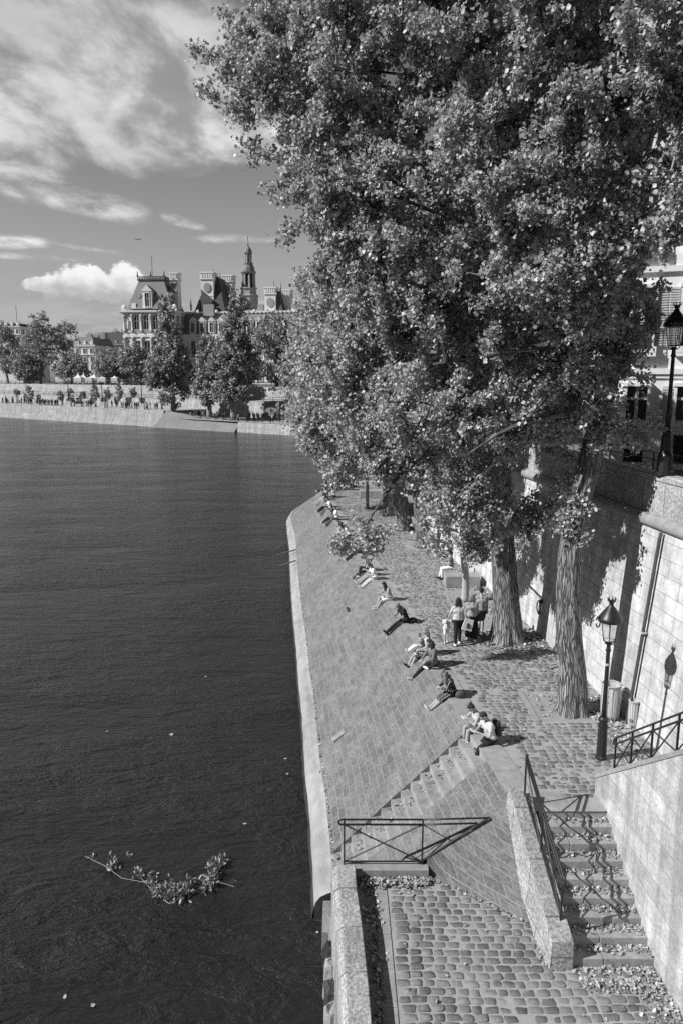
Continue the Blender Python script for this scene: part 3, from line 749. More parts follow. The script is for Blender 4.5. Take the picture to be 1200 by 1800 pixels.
# ================================================================== TREES
def tree(name, label, trunk, blobs, ncl, nleaf, size, crad, seed, group, limbs=(), bark='bark', leafm='leaf', twig_r=0.006, uvs=True, kfork=0.35, cat='tree', droop=0.5, shell=0.55, extra=()):
    """trunk: [(Vector, radius)]; blobs: [(Vector centre, (rx,ry,rz), weight)]"""
    rg = np.random.default_rng(seed)
    base = trunk[0][0]; root = empty(name, base); tag(root, label, cat, group); M = Vector(base)
    # cluster centres
    C = []
    wts = np.array([b[2] * (b[1][0] * b[1][1] * b[1][2]) ** (2 / 3) for b in blobs]); wts /= wts.sum()
    idx = rg.choice(len(blobs), ncl, p=wts)
    for i in idx:
        c, r, _ = blobs[i]; d = rg.normal(size=3); d /= np.linalg.norm(d); rad = rg.uniform(0.0, 1) ** (1 / 3.0) * (1 - shell) + shell * rg.uniform(.55, 1.04)
        C.append(np.array(c) + d * np.array(r) * min(rad, 1.05))
    C = np.array(C)
    if ncl > 400:
        ph = rg.uniform(0, 6, 6); fld = (np.sin(C[:, 0] * 2.1 + ph[0] + 1.3 * np.sin(C[:, 2] * 1.1)) + np.sin(C[:, 1] * 2.3 + ph[1] + 1.2 * np.sin(C[:, 0] * .9)) + np.sin(C[:, 2] * 2.0 + ph[2] + 1.1 * np.sin(C[:, 1] * 1.2)))
        C = C[fld > -1.5]
    for e in extra: C = np.vstack([C, np.array(e)[None]])
    # branching: every cluster joins the nearest node already in the tree
    nodes = []; par = []; fixed = []
    tr = MB(); pts = []
    for li, line in enumerate([trunk] + list(limbs)):
        P = [Vector(p) - M for p, r in line]; Rr = [r for p, r in line]
        # smooth the line
        Q = []; QR = []
        for i in range(len(P) - 1):
            p0 = P[max(i - 1, 0)]; p1 = P[i]; p2 = P[i + 1]; p3 = P[min(i + 2, len(P) - 1)]
            for k in range(4):
                t = k / 4; Q.append(0.5 * ((2 * p1) + (p2 - p0) * t + (2 * p0 - 5 * p1 + 4 * p2 - p3) * t * t + (3 * p1 - p0 - 3 * p2 + p3) * t ** 3)); QR.append(Rr[i] * (1 - t) + Rr[i + 1] * t)
        Q.append(P[-1]); QR.append(Rr[-1])
        if li == 0:   # root flare
            QR[0] *= 1.0
        for a, r in zip(Q, QR): 
            if (a.z > 2.0) or li: pts.append((a, r))
        nseg = (40 if trunk[0][1] > .4 else 14) if li == 0 else 9
        tr.tube(Q, QR, nseg, uvs=True, lobes=(li == 0 and trunk[0][1] > .4 and name == 'poplar'))
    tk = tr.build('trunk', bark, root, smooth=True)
    nodes = [np.array(p) for p, r in pts]; par = [-1] * len(nodes); maxr = [r for p, r in pts]
    Cl = C - np.array(M)
    tr0 = np.array(nodes)
    dist0 = np.array([np.min(np.linalg.norm(tr0 - c, axis=1)) for c in Cl]); order = np.argsort(dist0)
    NA = np.array(nodes)
    buf = np.zeros((len(nodes) + 8 * len(Cl) + 8, 3)); buf[:len(nodes)] = NA; cnt = len(nodes)
    d0 = np.zeros(len(buf)); 
    for ci in order:
        c = Cl[ci]; dd = np.linalg.norm(buf[:cnt] - c, axis=1) + 0.12 * d0[:cnt] + 0.5 * np.maximum(0, buf[:cnt, 2] - c[2])
        k = int(np.argmin(dd)); a = buf[k]; ln = np.linalg.norm(c - a); ns = max(1, min(6, int(ln / (crad * 1.2)))); pk = k
        sag = np.array([0, 0, -0.10 * ln]); jit = rg.normal(0, 0.06 * ln, 3)
        for s_ in range(1, ns + 1):
            t = s_ / ns; p_ = a + (c - a) * t + (sag + jit) * math.sin(math.pi * t) * 0.7
            buf[cnt] = p_; d0[cnt] = d0[pk] + np.linalg.norm(p_ - buf[pk]); par.append(pk); pk = cnt; cnt += 1
    par = np.array(par); n_ = np.ones(cnt)
    for i in range(cnt - 1, len(pts) - 1, -1):
        if par[i] >= 0: n_[par[i]] += n_[i]
    br = MB()
    rad = np.minimum(twig_r * n_ ** 0.52 + twig_r * .5, 0.19)
    for i in range(len(pts), cnt):
        k = par[i]; ra = min(rad[k] if k >= len(pts) else rad[i] * 1.25, rad[i] * 1.4)
        sides = 6 if rad[i] > .03 else (4 if rad[i] > .012 else 3)
        br.tube([buf[k], buf[i]], [ra, rad[i]], sides, cap=False)
    # twigs carrying the leaves
    K = buf[len(pts):cnt]; ends = Cl
    T = 5; tdir = rg.normal(size=(len(ends), T, 3)); tdir[:, :, 2] += 0.1; tdir /= np.linalg.norm(tdir, axis=2)[..., None]
    out = ends - tr0.mean(0); out /= (np.linalg.norm(out, axis=1)[:, None] + 1e-6); tdir = tdir + out[:, None] * .6; tdir /= np.linalg.norm(tdir, axis=2)[..., None]
    tl = crad * rg.uniform(.6, 1.35, (len(ends), T))
    tips = ends[:, None] + tdir * tl[..., None]
    for i in range(len(ends)):
        for j in range(T): br.tube([ends[i], tips[i, j]], [twig_r * 1.1, twig_r * .6], 3, cap=False)
    br.build('branches', 'twig' if leafm != 'leaf_far' else 'limb', root)
    L = nleaf; n = len(ends)
    tw = rg.integers(0, T, (n, L)); f = rg.uniform(0.15, 1.05, (n, L)) 
    P = ends[:, None] + (tips[np.arange(n)[:, None], tw] - ends[:, None]) * f[..., None]
    P = P + rg.normal(0, crad * 0.26, (n, L, 3))
    V, Fq = leaves_geo(P.reshape(-1, 3), size, rg, droop, sunny=0.8)
    npmesh('crown', V, Fq, leafm, root)
    return root

def PB(x, y, Y, r, w=1.0, fy=0.8, fz=1.0):
    """blob given by where it shows, how far it stands and its size in photo pixels"""
    c = aty(x, y, Y); dpt = Y * CP - (c.z - H) * SP; m = r * dpt / F
    return (c, (m, m * fy, m * fz), w)
TPX = {}
def TP(x, y, Y, r):
    p = aty(x, y, Y); TPX[(round(p.x, 4), round(p.y, 4))] = (x, y); return (p, r)

G_T = 'poplars along the quay'
b1 = atz(1003, 1250, ZQ); b1.z -= .08
trunk1 = [(b1, .47), (b1 + Vector((0.0, .0, .45)), .395), (b1 + Vector((-.06, 0, 1.3)), .355), TP(998, 1100, 19.05, .325), TP(1001, 980, 19.1, .30), TP(1022, 870, 19.2, .285), TP(1052, 740, 19.4, .265), TP(1078, 620, 19.6, .25), TP(1092, 520, 19.6, .25), TP(1108, 440, 19.7, .27), TP(1120, 350, 19.8, .24), TP(1120, 290, 19.9, .20)]
limbs1 = [[TP(1120, 295, 19.9, .19), TP(1105, 180, 19.8, .15), TP(1100, 60, 19.6, .13), TP(1085, -80, 19.4, .09), TP(1060, -260, 19.2, .05)],
          [TP(1122, 300, 19.9, .16), TP(1150, 200, 20.2, .12), TP(1175, 100, 20.6, .10), TP(1200, -60, 21, .06)],
          [TP(1118, 310, 19.8, .12), TP(1080, 270, 19.2, .10), TP(1020, 230, 18.4, .085), TP(930, 180, 17.6, .06), TP(820, 150, 17.0, .04), TP(700, 130, 16.6, .03), TP(590, 120, 16.4, .02)],
          [TP(1090, 510, 19.6, .15), TP(1130, 450, 19.4, .12), TP(1165, 420, 19.2, .09), TP(1215, 400, 18.8, .05)],
          [TP(1088, 560, 19.6, .14), TP(1010, 480, 18.6, .11), TP(900, 420, 17.6, .08), TP(780, 380, 17, .05), TP(660, 330, 16.8, .03)],
          [TP(1062, 740, 19.4, .12), TP(990, 730, 18.4, .08), TP(900, 750, 17.6, .05), TP(820, 800, 17.2, .03)],
          [TP(1090, 540, 19.6, .16), TP(985, 600, 18.5, .10), TP(880, 620, 17.6, .06), TP(760, 640, 17.2, .03)],
          [TP(1120, 300, 19.9, .14), TP(1060, 140, 18.8, .10), TP(950, 20, 17.8, .07), TP(800, -60, 17, .04)]]
def YR(x): return 21.2 - (x - 350) / 850 * 5.2       # the crown's sunny face runs back to the left
limbs1 = [[(aty(*TPX[(round(p.x, 4), round(p.y, 4))], 19.6 + (YR(TPX[(round(p.x, 4), round(p.y, 4))][0]) - 19.6) * k / (len(ln) - 1)), r) for k, (p, r) in enumerate(ln)] for ln in limbs1]
def PB1(x, y, Y, r, w=1.0, fy=0.7, fz=1.0): return PB(x, y, (18.9 if (x > 990 and 560 < y < 960) else 20.8 if (y > 760 and x > 790) else YR(x) + (0 if x > 990 else (1.9 if y > 540 else (0.9 if y > 430 else 0)))), r, w, fy, fz)
bl1 = [PB1(560, 130, 16.8, 150), PB1(470, 130, 16.6, 85, 1.3), PB1(700, 60, 17.4, 210), PB1(900, 40, 18.4, 240), PB1(1100, 20, 19.5, 230), PB1(620, 270, 17, 130), PB1(600, 440, 17, 70, 1.2), PB1(560, 370, 17, 60, .9), PB1(780, 300, 17.6, 190), PB1(960, 260, 18.4, 190), PB1(1140, 180, 20, 160, .7),
       PB1(640, 380, 17.4, 85), PB1(715, 460, 17.6, 140), PB1(860, 500, 17.8, 180), PB1(990, 420, 18.4, 140), PB1(1010, 620, 18.2, 130), PB1(880, 680, 17.2, 140), PB1(960, 780, 18.0, 110, 1.15, .35), PB1(850, 800, 19, 110, 1.1, .4), PB1(760, 720, 17.2, 110), PB1(870, 880, 19.6, 78, 1.25, .35), PB1(955, 875, 18.9, 68, 1.2, .3), PB1(1016, 855, 18.2, 36, .9, .3),
       PB1(795, 850, 20.4, 60, 1.1, .5), PB1(760, 560, 17.4, 130), PB1(1165, 360, 19.0, 70, 1), PB1(1190, 230, 19.5, 90, 1), PB1(1185, 420, 18.6, 36, 1.0), PB1(1040, 720, 17.8, 55, .9, .25), PB1(1030, 600, 17.8, 80, .9, .25), PB1(1040, 500, 18, 90, .9, .3), PB1(1008, 915, 18.4, 30, .8, .25), PB1(1100, 400, 18.4, 60, 1.0, .3), PB1(1080, 620, 18.4, 35, .8, .25), PB1(1060, 450, 18.2, 70, 1), PB1(1200, 120, 20, 90, 1), PB1(1080, 780, 18.4, 40, .5, .4), PB(1118, 555, 20.6, 38, 1.0, .5), PB(1148, 525, 20.8, 30, .9, .5), PB(1145, 560, 20.4, 18, .9, .5), PB(1150, 585, 19.6, 20, 1.0, .5), PB(1110, 775, 19.2, 26, .9, .4), PB(1142, 735, 19.2, 26, 1.0, .4), PB(1165, 755, 19.6, 13, .9, .4), PB(1100, 690, 19.2, 24, .9, .4), PB1(1120, 740, 19.2, 30, .4), PB1(1000, -150, 19, 260), PB1(700, -120, 17.5, 220), PB1(520, 40, 16.6, 100), PB1(930, 925, 20, 28, 1.1)]
ex1 = [aty(x, y, YR(x)) for x, y in [(350, 85), (375, 100), (362, 160), (400, 95), (405, 30), (385, 175), (420, 60), (430, 250), (450, 270), (470, 270), (515, 290), (480, 335), (500, 325), (510, 415), (525, 400), (395, 130), (430, 130), (445, 215), (540, 330), (415, 200), (455, 15)]]
tree('poplar', 'nearest big poplar with deeply furrowed bark, in front of the pale wall behind the lamp', trunk1, bl1, 2900, 120, 0.088, 0.31, 11, G_T, limbs1, extra=ex1)

b2 = atz(888, 1126, ZQ); b2.z -= .08
trunk2 = [(b2, .68), (b2 + Vector((0, 0, .5)), .52), (b2 + Vector((-.05, 0, 1.4)), .44), TP(884, 980, 24.5, .40), TP(880, 860, 24.5, .35), TP(868, 700, 24.4, .36), TP(855, 560, 24.3, .28), TP(842, 420, 24.3, .22), TP(830, 250, 24.4, .14), TP(820, 60, 24.6, .07)]
limbs2 = [[TP(868, 700, 24.4, .16), TP(800, 600, 23.6, .11), TP(720, 520, 23, .07), TP(640, 470, 22.6, .04)], [TP(862, 640, 24.4, .15), TP(930, 520, 24.8, .1), TP(980, 400, 25, .06)],
          [TP(875, 780, 24.4, .13), TP(800, 790, 23.4, .09), TP(720, 820, 22.6, .06), TP(670, 880, 22, .04), TP(640, 930, 21.8, .025)]]
bl2 = [PB(660, 520, 23, 100), PB(620, 630, 23, 90), PB(700, 640, 23.2, 130), PB(665, 730, 22.8, 85), PB(740, 760, 23, 90), PB(820, 540, 24.6, 170), PB(665, 400, 23.4, 90), PB(705, 795, 22.4, 60, 1.2), PB(790, 868, 26, 48, 1.2), PB(660, 952, 21.8, 22, .9), PB(632, 935, 21.8, 20, .9), PB(602, 950, 21.6, 16, .8), PB(587, 945, 21.6, 7, .8), PB(650, 918, 21.8, 15, .8), PB(686, 930, 21.8, 13, .9), PB(625, 972, 21.8, 10, .8), PB(835, 950, 27, 33, 1.4)]
tree('poplar', 'second big poplar, its broad flared base beside the walking group', trunk2, bl2, 1250, 110, 0.092, 0.33, 12, G_T, limbs2)

b3 = atz(816, 1057, ZQ)
tree('young_tree', 'slim young tree with smooth pale trunk just behind the walking group', [(b3, .155), (b3 + Vector((0, 0, 1)), .145), (aty(813, 960, 28.9), .13), (aty(812, 860, 28.8), .10), (aty(810, 760, 28.8), .06)],
     [PB(800, 880, 28.5, 60), PB(790, 800, 28.6, 70), PB(770, 930, 28.4, 35), PB(815, 720, 28.6, 60)], 150, 60, 0.12, 0.42, 13, None, bark='smooth_bark')
b4 = atz(742, 960, ZQ); b4.z -= .05
tree('poplar', 'third poplar from the front, its dark trunk standing clear against the paving', [(b4, .56), (b4 + Vector((0, 0, .5)), .42), (aty(738, 880, 38.8), .37), (aty(730, 780, 38.7), .32), (aty(720, 640, 38.6), .28), (aty(700, 480, 38.4), .15)],
     [PB(660, 600, 37.5, 100), PB(720, 560, 38, 120), PB(650, 735, 37, 75), PB(720, 780, 37.6, 70), PB(620, 500, 37.5, 75), PB(715, 800, 37.4, 36), PB(600, 660, 37, 80)], 620, 62, 0.15, 0.62, 14, G_T, limbs=[[(aty(728, 740, 38.6), .15), (aty(660, 660, 38), .09), (aty(600, 590, 37.6), .05)]])
b5 = atz(708, 930, ZQ); b5.z -= .05
tree('poplar', 'fourth poplar from the front, half hidden behind the dark trunk of the third', [(b5, .58), (b5 + Vector((0, 0, .6)), .46), (aty(700, 850, 43.6), .40), (aty(690, 740, 43.5), .32), (aty(660, 560, 43), .16)],
     [PB(605, 620, 43, 80), PB(640, 580, 43, 90), PB(570, 720, 42, 60), PB(640, 760, 42.5, 65), PB(585, 520, 43, 50), PB(610, 790, 42, 40)], 480, 60, 0.17, 0.7, 15, G_T, limbs=[[(aty(690, 740, 43.5), .15), (aty(630, 680, 43), .09), (aty(570, 640, 42.6), .05)]])
b6 = atz(645, 893, ZQ)
tree('young_tree', 'thin dark stemmed tree standing alone on the open quay near its tip', [(b6, .12), (b6 + Vector((0, 0, 1.2)), .11), (aty(645, 840, 50.8), .10), (aty(640, 760, 50.6), .07)],
     [PB(640, 800, 50.5, 42), PB(600, 800, 50.2, 38), PB(575, 785, 50, 18), PB(640, 740, 50.5, 45), PB(595, 832, 50, 16)], 150, 50, 0.17, 0.7, 16, None, bark='limb')
b7 = atz(664, 868, ZQ)
tree('young_tree', 'slim tree with a pale trunk inside a wire guard, beside the low stone block', [(b7, .11), (b7 + Vector((0, 0, 1.5)), .10), (aty(664, 800, 57), .08), (aty(664, 740, 57), .05)],
     [PB(660, 800, 57, 40), PB(650, 750, 57, 45)], 90, 50, 0.18, 0.7, 17, None, bark='smooth_bark')
b8 = atz(683, 905, ZQ)
tree('poplar', 'far poplar at the tip of the quay, pale small leaved crown over the river', [(b8, .5), (b8 + Vector((0, 0, 2)), .42), (aty(672, 800, 48.5), .35), (aty(650, 680, 48.5), .25), (aty(620, 560, 48.5), .12)],
     [PB(580, 570, 48, 58), PB(560, 640, 48, 50), PB(565, 700, 47.5, 45), PB(610, 660, 48, 80), PB(562, 505, 48.5, 36), PB(545, 752, 47.5, 16), PB(580, 760, 47.5, 30), PB(570, 600, 48, 55), PB(532, 700, 47.5, 24), PB(520, 655, 47.8, 20), PB(535, 735, 47.5, 20), PB(548, 775, 47.5, 16), PB(590, 790, 47.5, 24)], 620, 62, 0.20, 0.75, 18, G_T, limbs=[[(aty(650, 680, 48.5), .15), (aty(590, 640, 48), .09), (aty(540, 610, 48), .05)]])

# ================================================================== IRONWORK
def rail_panels(name, feet, h, label, cat='railing', r=0.022, gap=0.12, low=0.07, tri=None, loop=True, group=None):
    root = empty(name, feet[0]); tag(root, label, cat, group); M = Vector(feet[0]); up = Vector((0, 0, 1))
    f = [Vector(p) - M for p in feet]
    for p in f:
        mb = MB(); mb.box(p + up * (h / 2 - .01), (.034, .034, h + .02)); mb.build('post', 'iron', root)
    mb = MB(); d0 = (f[0] - f[1]).normalized(); d1 = (f[-1] - f[-2]).normalized()
    A = [p + up * h for p in f]; B = [p + up * (h - gap) for p in f]
    a_ext = A[0] + d0 * .06; b_ext = B[0] + d0 * .06
    arc = [a_ext * (0.5 + 0.5 * math.cos(t)) + b_ext * (0.5 - 0.5 * math.cos(t)) + d0 * (gap / 2 * math.sin(t)) for t in np.linspace(0, math.pi, 8)]
    mb.tube(A[::-1] + arc + B, r, 8); mb.build('top_bar', 'iron', root, smooth=True)
    mb = MB(); mb.tube([p + up * low for p in f], r * .8, 6); mb.build('bottom_bar', 'iron', root)
    for i in range(len(f) - 1):
        mb = MB(); mb.tube([f[i] + up * low, f[i + 1] + up * (h - gap)], r * .7, 6); mb.build('cross_bar', 'iron', root)
        mb = MB(); mb.tube([f[i] + up * (h - gap), f[i + 1] + up * low], r * .7, 6); mb.build('cross_bar', 'iron', root)
    return root, f, M
# railing at the edge of the landing
fa1, fb1 = Vector((0.06, 14.56, 1.95)), Vector((1.76, 14.56, 1.95))
rr1, f_, M1 = rail_panels('iron_railing', [fa1, fb1], 1.08, 'black iron railing with crossed bars at the edge of the landing, above the river steps')
te = atz(847, 1434, 3.03); te = Vector((3.18, 14.62, 3.03)); te2 = Vector((2.95, 14.61, 2.91))
mb = MB(); up = Vector((0, 0, 1))
mb.tube([fb1 + up * 1.08 - M1, te - M1, te - M1 + Vector((.02, .05, -.02))], .022, 8); mb.tube([fb1 + up * .96 - M1, te2 - M1], .022, 8); mb.build('top_bar', 'iron', rr1, smooth=True)
mb = MB(); mb.tube([fb1 + up * .09 - M1, te - M1], .020, 6); mb.build('sloping_bar', 'iron', rr1)
mb = MB(); mb.tube([fb1 + up * .96 - M1, Vector((2.45, 14.6, 2.45)) - M1], .011, 6); mb.build('cross_bar', 'iron', rr1)
# stair handrail standing on the side wall
def sw2(y): return Vector((float(np.interp(-y, [-15, -12.2], [3.88, 4.10])), y, float(np.interp(-y, [-14.72, -14.4, -12.2], [3.73, 3.59, 2.43]))))
rail_panels('iron_railing', [sw2(12.25), sw2(13.4), sw2(14.5)], 0.95, 'black iron handrail standing on the sloping side wall of the stairs', gap=.13, r=.024)
rail_panels('iron_railing', [Vector((sw_x(y) + .27, y, sw_z(y))) for y in (14.72, 14.0, 13.2, 12.3, 11.3, 10.3)], 0.80, 'black iron railing climbing along the coping of the pale stair wall', gap=.14, r=.021)

def lamp(loc, hgt, label, wide_base, rot=0.3, hook=False):
    root = empty('street_lamp', loc, rot); tag(root, label, 'street lamp')
    g0 = hgt - 1.02     # underside of the lantern
    mb = MB()
    if wide_base: mb.lathe([(.24, 0), (.24, .10), (.20, .12), (.19, .5), (.14, .62), (.12, 1.0), (.10, 1.04), (.11, 1.1), (.065, 1.16)], n=12)
    else: mb.lathe([(.135, -.02), (.13, .05), (.115, .08), (.105, .80), (.12, .84)], n=16, flute=1)
    mb.build('base', 'iron', root)
    s0 = 1.14 if wide_base else 0.84
    mb = MB()
    if not wide_base: mb.lathe([(.11, .82), (.125, .87), (.085, .92), (.12, .98), (.115, 1.04), (.07, 1.09)], n=16)
    mb.lathe([(.066, s0), (.052, s0 + .9), (.044, g0 - .30), (.05, g0 - .28), (.07, g0 - .25), (.05, g0 - .21), (.045, g0 - .12), (.08, g0 - .08), (.05, g0 - .04)], n=12)
    mb.build('post', 'iron', root, smooth=True)
    if not wide_base:
        mb = MB(); mb.lathe([(.056, g0 - .62), (.056, g0 - .57)], n=12); mb.build('band', 'brass_band', root)
    n = 6
    mb = MB(); rb, rt, hb = .145, .215, .46
    for j in range(4):
        an = math.pi / 2 * j + .3; mb.tube([(0.04 * math.cos(an), .04 * math.sin(an), g0 - .1), (.13 * math.cos(an), .13 * math.sin(an), g0 - .06), (rb * math.cos(an), rb * math.sin(an), g0)], .011, 6)
    for (r_, z_) in ((rb, g0), (rt, g0 + hb)):
        mb.tube([(r_ * math.cos(2 * math.pi * k / n), r_ * math.sin(2 * math.pi * k / n), z_) for k in range(n + 1)], .013, 6)
    for k in range(n):
        an = 2 * math.pi * k / n; mb.tube([(rb * math.cos(an), rb * math.sin(an), g0), (rt * math.cos(an), rt * math.sin(an), g0 + hb)], .010, 6)
    mb.build('lantern_frame', 'iron', root)
    mb = MB(); mb.lathe([(rb - .006, g0 + .005), (rt - .006, g0 + hb)], n=n); mb.build('lantern_glass', 'clear_glass', root)
    mb = MB(); z0 = g0 + hb
    mb.lathe([(.225, z0 - .02), (.275, z0 + .0), (.285, z0 + .05), (.27, z0 + .10), (.20, z0 + .20), (.12, z0 + .31), (.06, z0 + .38), (.045, z0 + .42)], n=14); mb.build('lantern_roof', 'iron', root, smooth=True)
    mb = MB(); mb.lathe([(.045, z0 + .41), (.06, z0 + .46), (.085, z0 + .50)], n=10)
    for k in range(7):
        an = 2 * math.pi * k / 7; mb.box((.085 * math.cos(an), .085 * math.sin(an), z0 + .53), (.03, .03, .07), Matrix.Rotation(an, 3, 'Z'), taper=.4); mb.ball((.095 * math.cos(an), .095 * math.sin(an), z0 + .565), .014, 6, 4)
    mb.build('crown', 'iron', root)
    if hook:
        mb = MB(); P_ = [(-.30 - .09 * math.cos(t) * .6, 0.02, z0 + .0 + .13 * math.sin(t)) for t in np.linspace(.3, 6.0, 14)]; mb.tube(P_, .016, 6); mb.build('hook', 'iron', root)
    return root
lamp((6.26, 16.50, ZQ), 4.02, 'black cast iron street lamp on the quay at the head of the stairs', False, 0.2, True)
lamp((8.22, 18.75, ZP), 4.25, 'black cast iron street lamp on a wide foot on the street parapet', True, 0.5)

# drain pipe and mooring ring on the wall
root = empty('drain_pipe', (7.60, 18.30, ZQ)); tag(root, 'dark drain pipe running up the pale quay wall beside the bins', 'pipe')
mb = MB(); mb.tube([(-.03, 0, 0), (-.03, 0.0, .05), (0.42, -.05, 5.0), (.45, -.05, 5.2)], .045, 10); mb.build('pipe', 'pipe', root, smooth=True)
mb = MB(); mb.box((.20, -.02, 2.55), (.14, .14, .05)); mb.build('bracket', 'cloth_light', root)
root = empty('mooring_ring', (7.12, 25.3, 4.42)); tag(root, 'iron mooring ring hanging on the pale wall between the two big trunks', 'ring')
mb = MB(); mb.tube([(-.1 - .02 * abs(math.sin(t)), .24 * math.sin(t) * .8, -.05 + .24 * math.cos(t)) for t in np.linspace(0, 2 * math.pi, 20)], .026, 6, cap=False); mb.build('ring', 'pipe', root, smooth=True)
mb = MB(); mb.box((.0, 0, .17), (.18, .12, .14)); mb.build('staple', 'iron', root)

def bin_(loc, r, h, label):
    root = empty('litter_bin', loc); tag(root, label, 'litter bin', None)
    mb = MB(); V = []; n = 40
    for i in range(9):
        z = .05 + (h - .06) * i / 8; rr_ = r * (.93 + .10 * math.sin(i / 8 * 3.0))
        for j in range(n): an = 2 * math.pi * j / n; q_ = rr_ * (1 + .035 * math.sin(j * 5.1) + .02 * math.sin(j * 2.3 + i * .6)); V.append((q_ * math.cos(an), q_ * math.sin(an), z))
    mb.add(V, [(i * n + j, i * n + (j + 1) % n, (i + 1) * n + (j + 1) % n, (i + 1) * n + j) for i in range(8) for j in range(n)] + [tuple(range(n - 1, -1, -1))])
    mb.build('bag', 'plastic_bag', root, smooth=True)
    mb = MB(); mb.tube([(r * 1.07 * math.cos(t), r * 1.07 * math.sin(t), h) for t in np.linspace(0, 2 * math.pi, 25)], .022, 6, cap=False); mb.build('rim', 'bin_metal', root, smooth=True)
    mb = MB()
    for k in range(14):
        t = 2 * math.pi * k / 14; mb.tube([(r * 1.05 * math.cos(t), r * 1.05 * math.sin(t), h), (r * 1.08 * math.cos(t), r * 1.08 * math.sin(t), h * .5), (r * .97 * math.cos(t), r * .97 * math.sin(t), .02)], .007, 4)
    mb.build('wire_frame', 'bin_metal', root)
    for i, z in enumerate((h * .72, h * .55)):
        for k in range(5 if r > .2 else 0):
            t = math.pi * 1.12 + k * .13 + i * .05; mb = MB(); M_z = Matrix.Rotation(t, 3, 'Z'); cc = Vector((r * 1.035 * math.cos(t), r * 1.035 * math.sin(t), z)); mb.box(cc, (.012, .035, .04), M_z); mb.build('printed_letter', 'cloth_mid', root)
    mb = MB(); rg = random.Random(2)
    for k in range(9): mb.ball((rg.uniform(-.6, .6) * r, rg.uniform(-.6, .6) * r, .12 + rg.uniform(0, .18)), rg.uniform(.05, .09), 7, 5)
    mb.build('rubbish', 'cloth_mid', root)
bin_((7.22, 18.62, ZQ), .235, .98, 'litter bin with a clear bag in a wire frame, the wider one beside the lamp')
bin_((7.66, 18.15, ZQ), .12, .72, 'narrow litter bin standing behind the drain pipe against the wall')

# stone blocks and small quay furniture
def block(name, c, d, label, m='slab_stone', rot=0.0, cat='bench'):
    mb = MB(); mb.box((0, 0, d[2] / 2), d); o = mb.build(name, m); o.location = c; o.rotation_euler.z = rot
    b_ = o.modifiers.new('bevel', 'BEVEL'); b_.width = .02; b_.segments = 2; tag(o, label, cat); return o
p = atz(806, 1032, ZQ); block('stone_bench', (p.x + .15, p.y + .3, ZQ), (1.5, .75, .5), 'pale stone block bench under the low leaves behind the young tree')
p = atz(648, 874, ZQ); block('stone_block', (p.x + .3, p.y, ZQ), (2.0, 1.0, .55), 'long low pale stone block near the tip of the quay', cat='stone block')
p = atz(664, 870, ZQ); root = empty('tree_guard', p); tag(root, 'cylindrical wire guard round the slim pale tree', 'tree guard')
mb = MB()
for k in range(10): t = 2 * math.pi * k / 10; mb.tube([(.33 * math.cos(t), .33 * math.sin(t), 0), (.33 * math.cos(t), .33 * math.sin(t), 1.5)], .012, 4)
for z in (.1, .8, 1.5): mb.tube([(.33 * math.cos(t), .33 * math.sin(t), z) for t in np.linspace(0, 2 * math.pi, 13)], .012, 4, cap=False)
mb.build('bars', 'bin_metal', root)
for (px, py, lab) in ((637, 1052, 'dark iron mooring ring lying in a slot of the paved slope below the reading girl'),):
    p = slope_at_edge(31.2, .40); root = empty('slope_ring', p); tag(root, lab, 'ring')
    mb = MB(); mb.tube([(.10 * math.cos(t), .20 * math.sin(t), .05 - .07 * math.cos(t)) for t in np.linspace(0, 2 * math.pi, 16)], .03, 6, cap=False); mb.build('ring', 'iron', root)
p = Vector((-0.05, 21.8, 1.17)); mb = MB(); mb.box((0, 0, 0), (.46, .30, .22), Matrix.Rotation(R(-33), 3, 'Y') @ Matrix.Rotation(.3, 3, 'Z')); o = mb.build('loose_stone', 'ledge'); o.location = p; tag(o, 'loose pale stone sticking out of the lower slope', 'stone')
for k, (x, y, L_, an) in enumerate(((-3.35, 48.6, 1.5, 2.7), (-3.2, 45.6, 1.3, 2.5))):
    root = MB(); root.tube([(0, 0, 0), (L_ * math.cos(an), L_ * math.sin(an) * .9 - .3, -.45)], .05, 6); o = root.build('wooden_pole', 'river_wood'); o.location = (x + .3, y, .95)
    tag(o, ['upper dark wooden pole lying across the pale river ledge', 'lower dark wooden pole slanting from the river ledge into the water'][k], 'pole')

